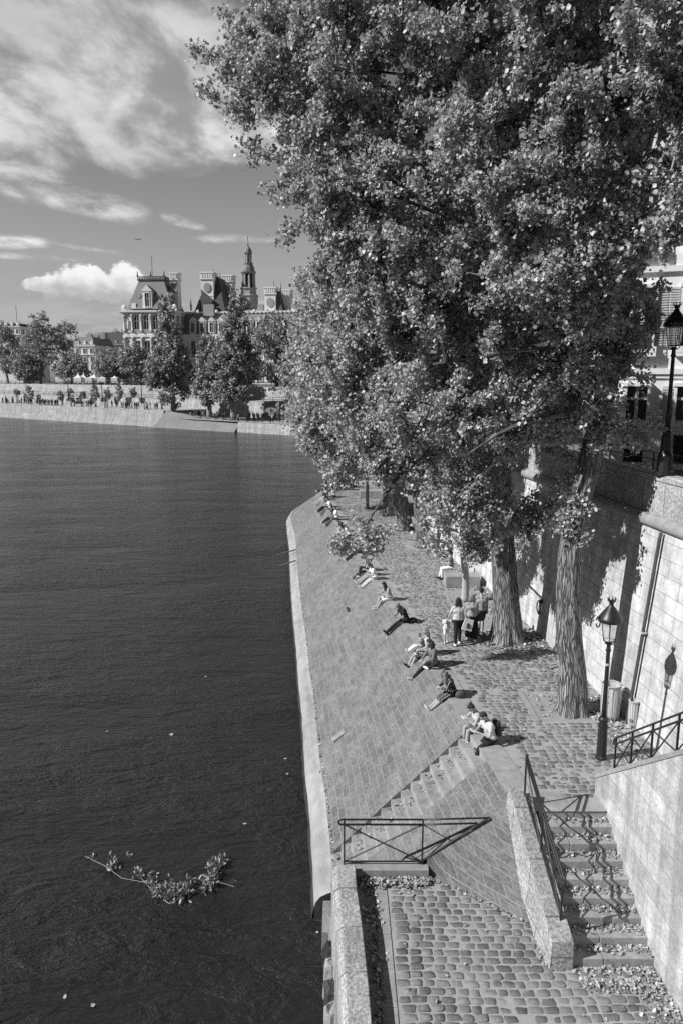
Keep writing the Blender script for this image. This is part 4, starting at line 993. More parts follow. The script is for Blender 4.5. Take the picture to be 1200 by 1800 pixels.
# ================================================================== PEOPLE
def ik(a, c, l1, l2, pole):
    a = Vector(a); c = Vector(c); d = c - a; L = min(d.length, (l1 + l2) * .995); u_ = d.normalized(); c = a + u_ * L
    x = (L * L + l1 * l1 - l2 * l2) / (2 * L); h2 = max(l1 * l1 - x * x, 0); p = Vector(pole); p = (p - u_ * p.dot(u_)); p = p.normalized() if p.length > 1e-6 else Vector((0, 0, 1))
    return a + u_ * x + p * math.sqrt(h2), c
def capsules(caps, n=12):
    mb = MB()
    for c in caps:
        a, b, ra, rb = Vector(c[0]), Vector(c[1]), c[2], c[3]
        sc = c[4] if len(c) > 4 else None
        d = b - a
        if d.length < 1e-4: mb.ball(a, sc or ra, n, 9); continue
        u_ = d.normalized(); w_ = u_.cross(Vector((0, 0, 1)) if abs(u_.z) < .9 else Vector((1, 0, 0))).normalized(); v_ = u_.cross(w_)
        V = [a - u_ * ra]; ring = []
        for (c0, r0, s_) in ((a, ra, -1), (a, ra, -.5), (a, ra, 0), (b, rb, 0), (b, rb, .5), (b, rb, 1)):
            if abs(s_) == 1: s_ *= .85
            ring.append((c0 + u_ * (r0 * s_), r0 * math.sqrt(1 - s_ * s_)))
        for (q_, r_) in ring:
            for j in range(n): an = 2 * math.pi * j / n; V.append(q_ + (w_ * math.cos(an) + v_ * math.sin(an)) * r_)
        V.append(b + u_ * rb); k = len(ring); t = len(V) - 1
        Fc = [(0, 1 + (j + 1) % n, 1 + j) for j in range(n)] + [(1 + i * n + j, 1 + i * n + (j + 1) % n, 1 + (i + 1) * n + (j + 1) % n, 1 + (i + 1) * n + j) for i in range(k - 1) for j in range(n)] + [(1 + (k - 1) * n + j, 1 + (k - 1) * n + (j + 1) % n, t) for j in range(n)]
        mb.add(V, Fc)
    return mb
def fused(name, caps, m, parent, voxel=.014, smooth=3, raw=None):
    mb = capsules(caps); o = mb.build(name, m, None)
    md = o.modifiers.new('r', 'REMESH'); md.mode = 'VOXEL'; md.voxel_size = voxel; md.use_smooth_shade = True
    if smooth: sm = o.modifiers.new('s', 'SMOOTH'); sm.iterations = smooth; sm.factor = .5
    dg = bpy.context.evaluated_depsgraph_get(); me = bpy.data.meshes.new_from_object(o.evaluated_get(dg), depsgraph=dg)
    old = o.data; bpy.data.objects.remove(o); bpy.data.meshes.remove(old)
    if raw:      # hands: closed finger chains joined into the same mesh
        hm = capsules(raw, 7); V = [tuple(v.co) for v in me.vertices]; Fc = [tuple(p.vertices) for p in me.polygons]; b_ = len(V)
        V += hm.v; Fc += [tuple(b_ + i for i in f) for f in hm.f]; me2 = bpy.data.meshes.new(name); me2.from_pydata(V, [], Fc); me2.materials.append(MATS[m]); me2.polygons.foreach_set('use_smooth', [True] * len(me2.polygons)); me2.update(); bpy.data.meshes.remove(me); me = me2
    me.name = name
    return link(name, me, parent)
def hand(wr, el, side, grip):
    d = (Vector(wr) - Vector(el)).normalized(); up_ = Vector((0, 0, 1)); s_ = d.cross(up_).normalized() if abs(d.z) < .95 else Vector((0, 1, 0)); n_ = s_.cross(d)
    caps = []; palm = Vector(wr) + d * .045; caps.append((Vector(wr), palm + d * .03, .026, .032)); caps.append((palm + s_ * .018, palm - s_ * .018 + d * .02, .022, .022))
    for k, (o_, L) in enumerate(((-.030, .060), (-.010, .072), (.010, .068), (.030, .052))):
        r0 = palm + d * .045 + s_ * o_; m_ = r0 + (d * math.cos(grip) - n_ * math.sin(grip)) * L * .55; t_ = m_ + (d * math.cos(grip * 2) - n_ * math.sin(grip * 2)) * L * .5
        caps += [(r0, m_, .0095, .0085), (m_, t_, .0085, .007)]
    th = palm - s_ * .03 * side - d * .01; tm = th + (d * .7 - s_ * .6 * side - n_ * .2).normalized() * .035; caps += [(th, tm, .012, .010), (tm, tm + (d * .9 - n_ * .3).normalized() * .03, .010, .008)]
    return caps
G_SIT = None
def person(label, loc, yaw, stand=False, s=1.0, lean=15, bow=25, turn=0.0, hands=((.35, .1, .30), (.35, -.1, .30)), feet=((.72, .12, -.42), (.74, -.12, -.44)), pole=((0, 0, 1), (0, 0, 1)), toe=None,
           skin='skin', top='cloth_grey', sleeve='short', bottom='cloth_black', leg='long', shoe='shoe_white', hair='hair_dark', style='short', fine=True, tilt=0, elbow=(-.4, 1, -1), group=None, child=1.0):
    root = empty('person', loc, yaw); root.scale = (s, s, s); tag(root, label, 'person', group)
    vx = .013 if fine else .022
    Z0 = .90 if stand else .10
    hip = Vector((0, 0, Z0)); th = R(lean)
    def up_at(l, k=1.0): return hip + Vector((math.sin(th * k) * l, 0, math.cos(th * k) * l))
    waist = up_at(.16, .8); chest = up_at(.34, .95); sh = up_at(.46); neck = up_at(.53, 1.03)
    hb = R(lean * .5 + bow); hd = Vector((math.sin(hb), 0, math.cos(hb))); headc = neck + hd * .155 + Vector((math.cos(hb), 0, -math.sin(hb))) * .025
    body = [((hip + Vector((0, -.075, 0))), hip + Vector((0, .075, 0)), .105, .105), (hip, waist, .12, .115), (waist + Vector((0, -.04, 0)), waist + Vector((0, .04, 0)), .105, .105), (waist, chest, .115, .125),
            (chest + Vector((0, -.075, 0)), chest + Vector((0, .075, 0)), .112, .112), (sh + Vector((0, -.15, .0)), sh + Vector((0, .15, .0)), .062, .062), (chest, sh, .11, .09), (sh, neck, .062, .052), (neck, neck + hd * .06, .052, .05)]
    fx = Vector((math.cos(hb), 0, -math.sin(hb)))
    Mh = Matrix.Rotation(hb, 3, 'Y'); Mt = Matrix.Rotation(turn, 3, 'Z')
    def H_(x, y, z): return headc + Mt @ (Mh @ Vector((x, y, z)))
    head = [(H_(-.012, 0, .02), H_(.01, 0, .02), .087, .083), (H_(.015, 0, -.02), H_(.03, 0, -.065), .065, .042), (H_(.085, 0, .0), H_(.105, 0, -.022), .010, .014), (H_(-.0, .078, -.01), H_(-.005, .082, .015), .016, .018), (H_(0, -.078, -.01), H_(-.005, -.082, .015), .016, .018), (H_(.07, -.025, .03), H_(.07, .025, .03), .014, .014), (H_(.075, -.015, -.05), H_(.075, .015, -.05), .010, .010)]
    arms = []; sl_ = []; raw = []; jr = []
    for k, sd in ((0, 1), (1, -1)):
        S = sh + Vector((0, sd * .175, -.01)); ep = (elbow[0], elbow[1] * sd, elbow[2])
        E_, W_ = ik(S, hands[k], .275, .245, ep); arms += [(S, E_, .048, .038), (E_, W_, .038, .026)]; raw += hand(W_, E_, sd, .55)
        if sleeve == 'short': sl_ += [(S, S + (E_ - S) * .55, .062, .056)]
        elif sleeve == 'long': sl_ += [(S, E_, .060, .050), (E_, E_ + (W_ - E_) * .85, .050, .040)]
        jr.append(W_)
    legs = []; cover = []; shoes = []; kn = []
    for k, sd in ((0, 1), (1, -1)):
        Hj = hip + Vector((0, sd * .085, -.01)); K_, A_ = ik(Hj, feet[k], .43, .41, pole[k]); kn.append((Hj, K_, A_))
        legs += [(Hj, K_, .082, .056), (K_, K_ + (A_ - K_) * .35, .054, .056), (K_ + (A_ - K_) * .35, A_, .056, .036)]
        fd = Vector(toe[k]) if toe else (Vector((1, 0, 0)) if stand else None)
        shn = (A_ - K_).normalized()
        if fd is None: fd = Vector((1, 0, .25)); fd = (fd - shn * fd.dot(shn) * .8)
        fd = Vector(fd).normalized(); heel = A_ + shn * .035 - fd * .04
        legs.append((A_, heel + fd * .1, .034, .03)); shoes.append([(heel, heel + fd * .10, .042, .045), (heel + fd * .1, heel + fd * .19, .044, .030)])
        if leg == 'long': cover += [(Hj, K_, .098, .070), (K_, K_ + (A_ - K_) * .35, .068, .066), (K_ + (A_ - K_) * .35, A_ - shn * .03, .066, .048)]
        elif leg == 'shorts': cover += [(Hj, Hj + (K_ - Hj) * .72, .102, .084)]
        elif leg == 'bike': cover += [(Hj, K_, .096, .07)]
    fused('body', body + head + arms + legs, skin, root, vx, 3, raw)
    torso = [(hip + Vector((0, -.08, .05)), hip + Vector((0, .08, .05)), .118, .118), (hip + Vector((0, 0, .05)), waist, .13, .13), (waist + Vector((0, -.045, 0)), waist + Vector((0, .045, 0)), .12, .12), (waist, chest, .128, .138), (chest + Vector((0, -.078, 0)), chest + Vector((0, .078, 0)), .125, .125), (chest, sh - Vector((0, 0, .01)), .12, .09)]
    if sleeve != 'none': torso.append((sh + Vector((0, -.15, -.008)), sh + Vector((0, .15, -.008)), .070, .070))
    else: torso.append((sh + Vector((0, -.09, -.012)), sh + Vector((0, .09, -.012)), .066, .066))
    fused('shirt', torso + sl_, top, root, vx, 3)
    pel = [(hip + Vector((0, -.08, 0)), hip + Vector((0, .08, 0)), .122, .122), (hip, hip + (waist - hip) * .45, .128, .12)]
    if leg in ('skirt', 'longskirt'):
        f_ = .95 if leg == 'skirt' else 1.0
        for (Hj, K_, A_) in kn: cover += [(Hj, Hj + (K_ - Hj) * f_, .115, .105)]
        cover += [((kn[0][0] + kn[1][0]) / 2, (kn[0][1] + kn[1][1]) / 2, .13, .10)]
        if leg == 'longskirt':
            for (Hj, K_, A_) in kn: cover += [(K_, K_ + (A_ - K_) * .75, .105, .11)]
            cover += [((kn[0][1] + kn[1][1]) / 2, (kn[0][1] * .3 + kn[0][2] * .7 + kn[1][1] * .3 + kn[1][2] * .7) / 2, .11, .12)]
    fused({'long': 'trousers', 'shorts': 'shorts', 'bike': 'shorts', 'skirt': 'skirt', 'longskirt': 'skirt'}[leg], pel + cover, bottom, root, vx, 3)
    for sc_ in shoes: fused('shoe', sc_, shoe, root, .010 if fine else .018, 2)
    if style != 'bald':
        hc = [(H_(-.022, 0, .035), H_(-.005, 0, .042), .092, .086), (H_(-.05, 0, -.01), H_(-.03, 0, .03), .065, .08)]
        if style == 'bun': hc += [(H_(-.075, 0, .115), H_(-.08, 0, .12), .042, .042)]
        if style in ('long', 'curly', 'bob'):
            L = {'long': .34, 'curly': .30, 'bob': .17}[style]; w_ = 1.25 if style == 'curly' else 1.0
            for yy in (-.06, -.02, .02, .06):
                a = H_(-.05, yy * w_, .0); b = a + Vector((-.015 - .04 * math.sin(th) * 0, yy * .35, -L)); 
                if not stand or lean > 5: b += Vector((-.05 + .02, 0, 0))
                hc += [(a, a + (b - a) * .5, .055 * w_, .060 * w_), (a + (b - a) * .5, b, .058 * w_, .035 * w_)]
            hc += [(H_(.0, .075, .01), H_(.0, .085, -.10 - L * .3), .035, .028), (H_(.0, -.075, .01), H_(.0, -.085, -.10 - L * .3), .035, .028)]
        if style == 'curly':
            rg = random.Random(len(label))
            for k in range(26): 
                q_ = H_(rg.uniform(-.12, .04), rg.uniform(-.10, .10), rg.uniform(-.22, .12)); hc.append((q_, q_ + Vector((0, 0, .01)), .03, .03))
        fused('hair', hc, hair, root, .011 if fine else .02, 2)
    if fine:
        for sd in (1, -1): mb = MB(); mb.ball(H_(.083, sd * .032, .012), .0105, 8, 6); mb.build('eye', 'eye', root, smooth=True)
    root['_w'] = 0; del root['_w']
    Mw = Matrix.Translation(Vector(loc)) @ Matrix.Rotation(yaw, 4, 'Z') @ Matrix.Scale(s, 4)
    return root, Mw, jr, dict(sh=sh, chest=chest, hip=hip, waist=waist, knees=kn)
def prop(mb, name, m, label, cat, Mw, smooth=False):
    """an object of its own, built in the holder's frame and placed at its own origin"""
    vs = [Mw @ Vector(v) for v in mb.v]; c = sum(vs, Vector()) / len(vs); c.z = min(v.z for v in vs)
    mb.v = [tuple(v - c) for v in vs]; o = mb.build(name, m, smooth=smooth); o.location = c; tag(o, label, cat); return o
def book(Mw, c, label, w_=.2, d_=.15, tilt=.5):
    mb = MB(); M = Matrix.Rotation(-tilt, 3, 'Y'); mb.box(Vector(c) + Vector((0, w_ / 4 + .002, 0)), (d_, w_ / 2, .012), M @ Matrix.Rotation(.25, 3, 'X')); mb.box(Vector(c) + Vector((0, -w_ / 4 - .002, 0)), (d_, w_ / 2, .012), M @ Matrix.Rotation(-.25, 3, 'X'))
    return prop(mb, 'book', 'paper', label, 'book', Mw)
def sack(Mw, c, d, name, m, label, cat='bag'):
    mb = MB(); mb.ball(c, (d[0] / 2, d[1] / 2, d[2] / 2), 14, 10); return prop(mb, name, m, label, cat, Mw, True)

def seat(x, y, back=0.10): 
    return Vector((edge_x(y) + back if x is None else x, y, ZQ + .012))
def yaw_at(y):   # facing down the slope
    e = 1.0; dx = edge_x(y + e) - edge_x(y - e); dy = 2 * e; return math.atan2(-dx * -1, 0) if False else math.atan2(dx, -dy) - 0 if False else math.atan2(dx, -dy) * 0 + math.pi + math.atan2(-dx, dy) * -1 * -1
def facing(y, add=0.0):
    dx = edge_x(y + 1) - edge_x(y - 1); n_ = Vector((-2.0, dx, 0)); return math.atan2(n_.y, n_.x) + add
# couple reading
o, Mw, jr, J = person('man in light grey tee and black trousers reading a book, nearest seated person', (3.74, 17.30, ZQ + .012), facing(17.3, .25), lean=12, bow=32, hands=((.36, .09, .33), (.36, -.09, .33)), feet=((.52, .13, -.46), (.62, -.16, -.62)), toe=((1, .0, .0), (1, 0, -.0)), top='cloth_light', bottom='cloth_black', shoe='shoe_black', hair='hair_dark')
book(Mw, (.46, 0, .36), 'open white book held by the man in the grey tee', .24, .17)
mb = MB(); mb.box((-.175, 0, .36), (.13, .28, .42), Matrix.Rotation(R(10), 3, 'Y')); o = prop(mb, 'backpack', 'cloth_dark', 'black backpack worn by the reading man in the grey tee', 'backpack', Mw); b_ = o.modifiers.new('b', 'BEVEL'); b_.width = .05; b_.segments = 3
o, Mw, jr, J = person('woman with hair bun in white sleeveless top writing on her raised knees', (3.62, 17.92, ZQ + .012), facing(17.9, .15), s=.95, lean=22, bow=30, hands=((.42, .06, .42), (.42, -.10, .42)), feet=((.48, .10, -.32), (.46, -.10, -.30)), toe=((1, 0, -.5), (1, 0, -.5)), top='cloth_light', sleeve='none', bottom='cloth_mid', leg='shorts', shoe='shoe_black', style='bun', hair='hair_dark')
book(Mw, (.50, 0, .43), 'white notebook on the knees of the woman with the bun', .2, .15, .2)
sack(Mw, (-.12, .30, .12), (.26, .2, .24), 'hand_bag', 'leather', 'small dark bag between the couple who read')
# striped dress
y = 20.1; o, Mw, jr, J = person('woman with long curly hair in black pinstriped dress looking at her hands', (edge_x(y) + .16, y, ZQ + .012), facing(y, .1), s=.97, lean=20, bow=38, hands=((.40, .06, .28), (.40, -.07, .28)), feet=((.78, .09, -.40), (.74, -.03, -.38)), top='cloth_striped', sleeve='long', bottom='cloth_striped', leg='skirt', shoe='shoe_white', hair='hair_fair', style='curly')
sack(Mw, (-.14, .24, .11), (.34, .24, .24), 'hand_bag', 'leather', 'dark leather handbag behind the woman in the striped dress')
# woman with long curly hair
y = 22.35; o, Mw, jr, J = person('woman with very long dark curls, grey top and black leggings, one leg stretched', (edge_x(y) + .16, y, ZQ + .012), facing(y, .25), lean=8, bow=18, hands=((.34, .12, .20), (.30, -.20, .16)), feet=((.30, .20, .02), (.82, -.06, -.46)), pole=((.6, 1, .3), (0, 0, 1)), toe=((.3, -1, 0), (1, 0, .4)), top='cloth_mid', sleeve='long', bottom='cloth_black', leg='long', shoe='shoe_white', hair='hair_dark', style='curly')
y = 23.3; o, Mw, jr, J = person('woman in pale top and patterned skirt sitting with a child on her lap', (edge_x(y) + .20, y, ZQ + .012), facing(y, .1), lean=2, bow=12, hands=((.34, .14, .22), (.34, -.14, .20)), feet=((.60, .14, -.34), (.62, -.10, -.36)), top='cloth_light', sleeve='none', bottom='cloth_pattern', leg='skirt', shoe='shoe_black', hair='hair_fair', style='bob')
o, Mw, jr, J = person('small child with white shoes and legs stretched, on the lap of the pale topped woman', (edge_x(y) + .02, y + .02, ZQ + .20), facing(y, .0), s=.62, lean=10, bow=15, hands=((.36, .12, .16), (.36, -.12, .16)), feet=((.76, .08, -.10), (.74, -.10, -.12)), top='cloth_pattern', bottom='cloth_white', leg='long', shoe='shoe_white', hair='hair_fair', style='short')
# bald man
y = 26.55; o, Mw, jr, J = person('bald man in black tee and black trousers bent over a phone, legs stretched', (edge_x(y) + .18, y, ZQ + .012), facing(y, .18), lean=22, bow=32, hands=((.38, .08, .24), (.40, -.08, .24)), feet=((.80, .10, -.46), (.78, -.14, -.42)), skin='skin_mid', top='cloth_black', bottom='cloth_black', shoe='shoe_black', style='bald')
mb = MB(); mb.box((.47, 0, .29), (.13, .08, .012), Matrix.Rotation(-.7, 3, 'Y')); prop(mb, 'phone', 'shoe_black', 'dark phone in the hands of the bald man', 'phone', Mw)
sack(Mw, (-.22, .18, .10), (.34, .3, .2), 'backpack', 'cloth_black', 'black bag on the ground behind the bald man', 'backpack')
# girl reading
y = 29.35; o, Mw, jr, J = person('girl with long dark hair and shorts reading on her crossed knees', (edge_x(y) + .16, y, ZQ + .012), facing(y, .2), s=.93, lean=16, bow=30, hands=((.38, .08, .32), (.38, -.08, .30)), feet=((.62, .05, -.36), (.58, -.08, -.30)), top='cloth_grey', sleeve='none', bottom='cloth_white', leg='shorts', shoe='shoe_white', style='long', hair='hair_black')
book(Mw, (.47, 0, .33), 'pale book held by the girl with long dark hair', .2, .14)
# group of three
y = 32.5; person('boy in white tee and striped leggings, nearest in a row of three readers', (edge_x(y) + .14, y, ZQ + .012), facing(y, .2), s=.9, lean=18, bow=32, hands=((.38, .08, .26), (.38, -.08, .26)), feet=((.80, .08, -.44), (.78, -.08, -.42)), top='cloth_white', bottom='cloth_light', leg='long', hair='hair_dark')
y = 33.2; person('fair haired woman in a dark sleeveless top sitting in the middle of three readers', (edge_x(y) + .16, y, ZQ + .012), facing(y, .15), s=.97, lean=20, bow=24, hands=((.40, .08, .30), (.40, -.08, .30)), feet=((.80, .08, -.42), (.76, -.12, -.38)), top='cloth_mid', sleeve='none', bottom='cloth_grey', leg='long', hair='hair_fair', style='bob')
y = 34.0; person('man in patterned shirt with one knee raised, beside the fair haired woman', (edge_x(y) + .10, y, ZQ + .012), facing(y, .1), lean=14, bow=20, hands=((.44, .10, .36), (.34, -.12, .30)), feet=((.46, .10, -.22), (.78, -.12, -.42)), top='cloth_pattern', bottom='cloth_dark', leg='long', hair='hair_black')
# behind the low leaves
y = 37.6; person('person in dark trousers lying back behind the low hanging leaves', (edge_x(y) + .2, y, ZQ + .012), facing(y, .1), fine=False, lean=-8, bow=20, hands=((.3, .1, .26), (.3, -.1, .24)), feet=((.84, .1, -.48), (.82, -.1, -.46)), top='cloth_mid', bottom='cloth_black', leg='long', hair='hair_dark')
y = 41.6; person('person in a white vest and black trousers, hands round the knees, beyond the low leaves', (edge_x(y) + .22, y, ZQ + .012), facing(y, .1), fine=False, lean=18, bow=28, hands=((.42, .1, .24), (.42, -.1, .24)), feet=((.8, .1, -.44), (.78, -.1, -.44)), top='cloth_white', sleeve='none', bottom='cloth_black', hair='hair_dark')
y = 43.0; person('person in a dark tee with pale trousers, bent forward next to the white vest', (edge_x(y) + .14, y, ZQ + .012), facing(y, .1), fine=False, lean=26, bow=30, hands=((.44, .1, .24), (.44, -.1, .24)), feet=((.76, .1, -.42), (.78, -.1, -.4)), top='cloth_dark', bottom='cloth_grey', hair='hair_dark')
y = 46.6; person('man in a bright white tee beside a companion in a dark top', (edge_x(y) + .25, y, ZQ + .012), facing(y, .1), fine=False, lean=6, bow=10, hands=((.34, .1, .22), (.34, -.1, .24)), feet=((.80, .1, -.46), (.78, -.1, -.42)), top='cloth_white', bottom='cloth_dark', hair='hair_black')
y = 47.4; person('companion in a dark top, just beyond the man in the bright white tee', (edge_x(y) + .10, y, ZQ + .012), facing(y, .1), fine=False, s=.95, lean=4, bow=8, hands=((.34, .1, .22), (.34, -.1, .24)), feet=((.80, .1, -.46), (.78, -.1, -.42)), top='cloth_dark', bottom='cloth_black', hair='hair_dark', style='long')
for y, b_, t_, bt_, lb, ln_, st_ in [(50.2, .3, 'cloth_white', 'cloth_mid', 'person in a white top alone on the edge, just before the cluster by the tip', 15, 'short'), (51.2, .2, 'cloth_dark', 'cloth_black', 'person in dark clothes just beyond the lone white topped one', 10, 'long'), (61.0, 1.6, 'cloth_mid', 'cloth_dark', 'person in grey behind the corner group of the quay', 6, 'bob'), (60.6, 2.6, 'cloth_light', 'cloth_black', 'person in a light top farthest right of the corner group', 8, 'short'), (59.2, 2.2, 'cloth_dark', 'cloth_grey', 'person in a dark top and grey trousers inside the corner group', 12, 'long')]:
    person(lb, (edge_x(y) + b_, y, ZQ + .012), facing(y, .2), fine=False, lean=ln_, bow=14, feet=((.76, .1, -.0), (.72, -.1, -.0)) if b_ > 1 else ((.76, .1, -.36), (.72, -.1, -.30)), top=t_, bottom=bt_, style=st_)
far_p = [(54.2, .30, 'cloth_dark', 'cloth_grey', 'person in dark top nearest in the cluster by the tip, legs on the slope', 20, 'short'), (54.9, .45, 'cloth_pattern', 'cloth_light', 'person in patterned top in the cluster by the tip, leaning on one arm', 4, 'long'), (55.6, 1.0, 'cloth_light', 'cloth_dark', 'person in pale top sitting behind the cluster by the tip', 12, 'bob'), (58.2, .35, 'cloth_grey', 'cloth_grey', 'person with long hair at the very corner of the quay', 8, 'long'), (58.9, .75, 'cloth_white', 'cloth_dark', 'person in a white top in the corner group, back to the camera', 10, 'short'), (59.4, 1.3, 'cloth_black', 'cloth_black', 'person all in black at the right of the corner group', 5, 'short'), (60.2, .2, 'cloth_mid', 'cloth_dark', 'person in mid grey farthest at the corner of the quay', 14, 'short')]
for y, b_, t_, bt_, lb, ln_, st_ in far_p:
    person(lb, (edge_x(y) + b_, y, ZQ + .012), facing(y, .2), fine=False, lean=ln_, bow=14, feet=((.76, .1, -.36), (.72, -.1, -.30)), top=t_, bottom=bt_, style=st_)
p = atz(622, 861, ZQ); person('person in white top standing bent over near the stone block', (p.x, p.y, ZQ), 3.0, stand=True, fine=False, lean=40, bow=20, hands=((.45, .1, .75), (.45, -.1, .75)), feet=((.02, .1, .07), (.05, -.1, .07)), top='cloth_white', bottom='cloth_dark', hair='hair_black')
p = atz(610, 856, ZQ); person('person in dark clothes sitting on the ground beyond the bent white figure', (p.x, p.y, ZQ + .01), 2.6, fine=False, lean=5, bow=8, feet=((.6, .1, .08), (.58, -.1, .08)), top='cloth_mid', bottom='cloth_black')
# on the bench under the leaves
p = atz(797, 1020, ZQ); person('person in white trousers sitting on the stone bench, upper body hidden by leaves', (p.x - .1, p.y + .25, ZQ + .48), math.pi, lean=8, bow=14, feet=((.42, .10, -.40), (.50, -.08, -.40)), toe=((1, .2, 0), (1, -.1, 0)), top='cloth_mid', bottom='cloth_white', shoe='shoe_black', hair='hair_dark')
p = atz(775, 980, ZQ); person('person with white shoes sitting on the paving close to the wall beyond the bench', (p.x + .45, p.y, ZQ + .01), math.pi, fine=False, lean=-2, bow=8, feet=((.72, .10, .07), (.66, -.08, .07)), top='cloth_dark', bottom='cloth_mid', shoe='shoe_white')
# walkers seen from behind
YW = math.pi / 2 + .05
pa = atz(803, 1133, ZQ)
o, MwA, jr, J = person('woman with long dark hair, pale tee and black trousers carrying a white tote', (pa.x, pa.y, ZQ), YW, stand=True, s=.98, lean=1, bow=6, hands=((.10, .40, .78), (.06, -.22, .80)), feet=((-.14, .10, .075), (.10, -.09, .075)), top='cloth_light', bottom='cloth_black', leg='long', shoe='shoe_white', hair='hair_dark', style='long', elbow=(-1, .3, 0))
mb = MB(); mb.box((-.17, -.31, .78), (.05, .36, .40), Matrix.Rotation(.25, 3, 'X'), taper=.86); tb = prop(mb, 'tote_bag', 'canvas', 'white canvas tote bag with a black letter shape, on the shoulder of the walking woman', 'bag', MwA)
mb = MB(); mb.tube([(-.17, -.22, .98), (-.14, -.17, 1.32), (-.05, -.16, 1.42), (.04, -.17, 1.30), (-.10, -.28, .96)], .010, 5); mb.tube([(-.17, -.38, .93), (-.14, -.20, 1.30)], .010, 5)
vs = [MwA @ Vector(v) - tb.location for v in mb.v]; mb.v = [tuple(v) for v in vs]; mb.build('strap', 'canvas', tb)
mb = MB(); c_ = Vector((-.202, -.31, .75))
for (a, b) in (((0, .05, -.10), (0, .012, .09)), ((0, -.07, -.10), (0, -.012, .09)), ((0, .03, -.03), (0, -.045, -.03))): mb.tube([c_ + Vector(a), c_ + Vector(b)], .018, 6)
vs = [MwA @ Vector(v) - tb.location for v in mb.v]; mb.v = [tuple(v) for v in vs]; mb.build('letter_mark', 'cloth_black', tb)
pb = atz(827, 1126, ZQ)
o, MwB, jr, J = person('woman in grey tee and wide black trousers walking in the middle of the group', (pb.x, pb.y, ZQ), YW, stand=True, s=.98, lean=2, bow=8, hands=((.12, .20, .82), (.12, -.24, .84)), feet=((.12, .10, .075), (-.12, -.10, .10)), top='cloth_grey', bottom='cloth_black', leg='longskirt', shoe='shoe_white', hair='hair_fair', style='bob', elbow=(-1, .3, 0))
sack(MwB, (-.02, -.30, .86), (.16, .26, .28), 'shoulder_bag', 'cloth_dark', 'dark shoulder bag hanging at the right hip of the middle walker')
pc = atz(843, 1117, ZQ)
person('man in loose grey tee and dark shorts walking at the right of the group', (pc.x, pc.y, ZQ), YW, stand=True, s=1.03, lean=1, bow=10, hands=((.14, .24, .80), (.10, -.24, .80)), feet=((-.12, .09, .09), (.14, -.10, .075)), top='cloth_grey', bottom='cloth_dark', leg='shorts', shoe='shoe_black', hair='hair_black', elbow=(-1, .3, 0))
pd = atz(783, 1130, ZQ)
person('toddler in white tee and white shorts held by the hand of the walking woman', (pd.x, pd.y, ZQ), YW, stand=True, s=.60, lean=0, bow=4, hands=((.06, .22, .84), (.08, -.34, 1.25)), feet=((-.08, .09, .075), (.08, -.09, .075)), top='cloth_white', bottom='cloth_white', leg='shorts', shoe='shoe_white', hair='hair_fair', elbow=(-1, .3, 0))

# ================================================================== FAR BANK
mat('ramp_stone', 0.22, .9, .6, 1.2, .02, 12)
BA = Vector((-104.5, 227.9, 0)); BD = Vector((0.796, -0.605, 0)).normalized(); BN = Vector((0.605, 0.796, 0)).normalized()
def bank(u_, n_, z=0.0): p = BA + BD * u_ + BN * n_; return Vector((p.x, p.y, z))
def bank_px(px, n_, z=9.0):
    """point of the bank line set back n_, where photo column px looks at it"""
    d = ray(px, 660); k = d[0] / d[1]; a = BA + BN * n_
    u_ = (k * a.y - a.x) / (BD.x - k * BD.y); return bank(u_, n_, z)
UR = (lambda p: (p - BA).dot(BD))(bank_px(284, 0))
ZF, ZFR, ZS = 4.0, 2.3, 9.4
def quad_wall(mb, p0, p1, u0, u1, uvo=0):
    pass
mb = MB()
for u0 in range(-200, int(UR), 12):
    u1 = min(u0 + 12, UR)
    for (n0, z0, n1, z1, v0) in ((-0.5, -1, .1, 1.3, 0), (.1, 1.3, .5, 1.35, 2.2), (.5, 1.35, .9, ZF, 2.7)):
        mb.poly([bank(u0, n0, z0), bank(u1, n0, z0), bank(u1, n1, z1), bank(u0, n1, z1)], [(u0, v0), (u1, v0), (u1, v0 + abs(z1 - z0)), (u0, v0 + abs(z1 - z0))])
tag(mb.build('quay_wall', 'far_ashlar'), 'long pale quay wall of the far bank, left of the ramp', 'wall')
mb = MB()
u0, u1 = UR, UR + 14; mb.poly([bank(u0 - 3.2, -1.9, -1), bank(u1, -1.9, -1), bank(u1, 1.6, ZFR + .6), bank(u0 + .05, 1.0, ZF - .02)], [(0, 0), (14, 0), (14, 5), (-2, 5)])
mb.poly([bank(u1, -1.9, -1), bank(u1 + 11, -1.6, -1), bank(u1 + 11, 1.4, ZFR), bank(u1, 1.6, ZFR + .6)], [(14, 0), (25, 0), (25, 5), (14, 5)])
tag(mb.build('boat_ramp', 'ramp_stone'), 'plain sloping slipway of the far bank between the two quay walls', 'ramp')
mb = MB(); u1 += 11
for u0 in range(0, 200, 10):
    mb.poly([bank(u1 + u0, -.3, -1), bank(u1 + u0 + 10, -.3, -1), bank(u1 + u0 + 10, .6, ZFR), bank(u1 + u0, .6, ZFR)], [(u0, 0), (u0 + 10, 0), (u0 + 10, 3.3), (u0, 3.3)])
tag(mb.build('quay_wall', 'far_ashlar'), 'lower stained quay wall of the far bank, right of the slipway', 'wall')
mb = MB()
mb.poly([bank(-200, .88, ZF), bank(UR, .88, ZF), bank(UR, 22, ZF), bank(-200, 22, ZF)])
mb.poly([bank(UR, .5, ZFR), bank(320, .5, ZFR), bank(320, 22, ZFR), bank(UR, 22, ZFR)])
mb.poly([bank(UR, .5, ZFR - 3), bank(UR, 22, ZFR - 3), bank(UR, 22, ZF), bank(UR, .88, ZF)])
struct(mb.build('far_promenade', 'far_quay'), 'lower promenade of the far bank')
mb = MB()
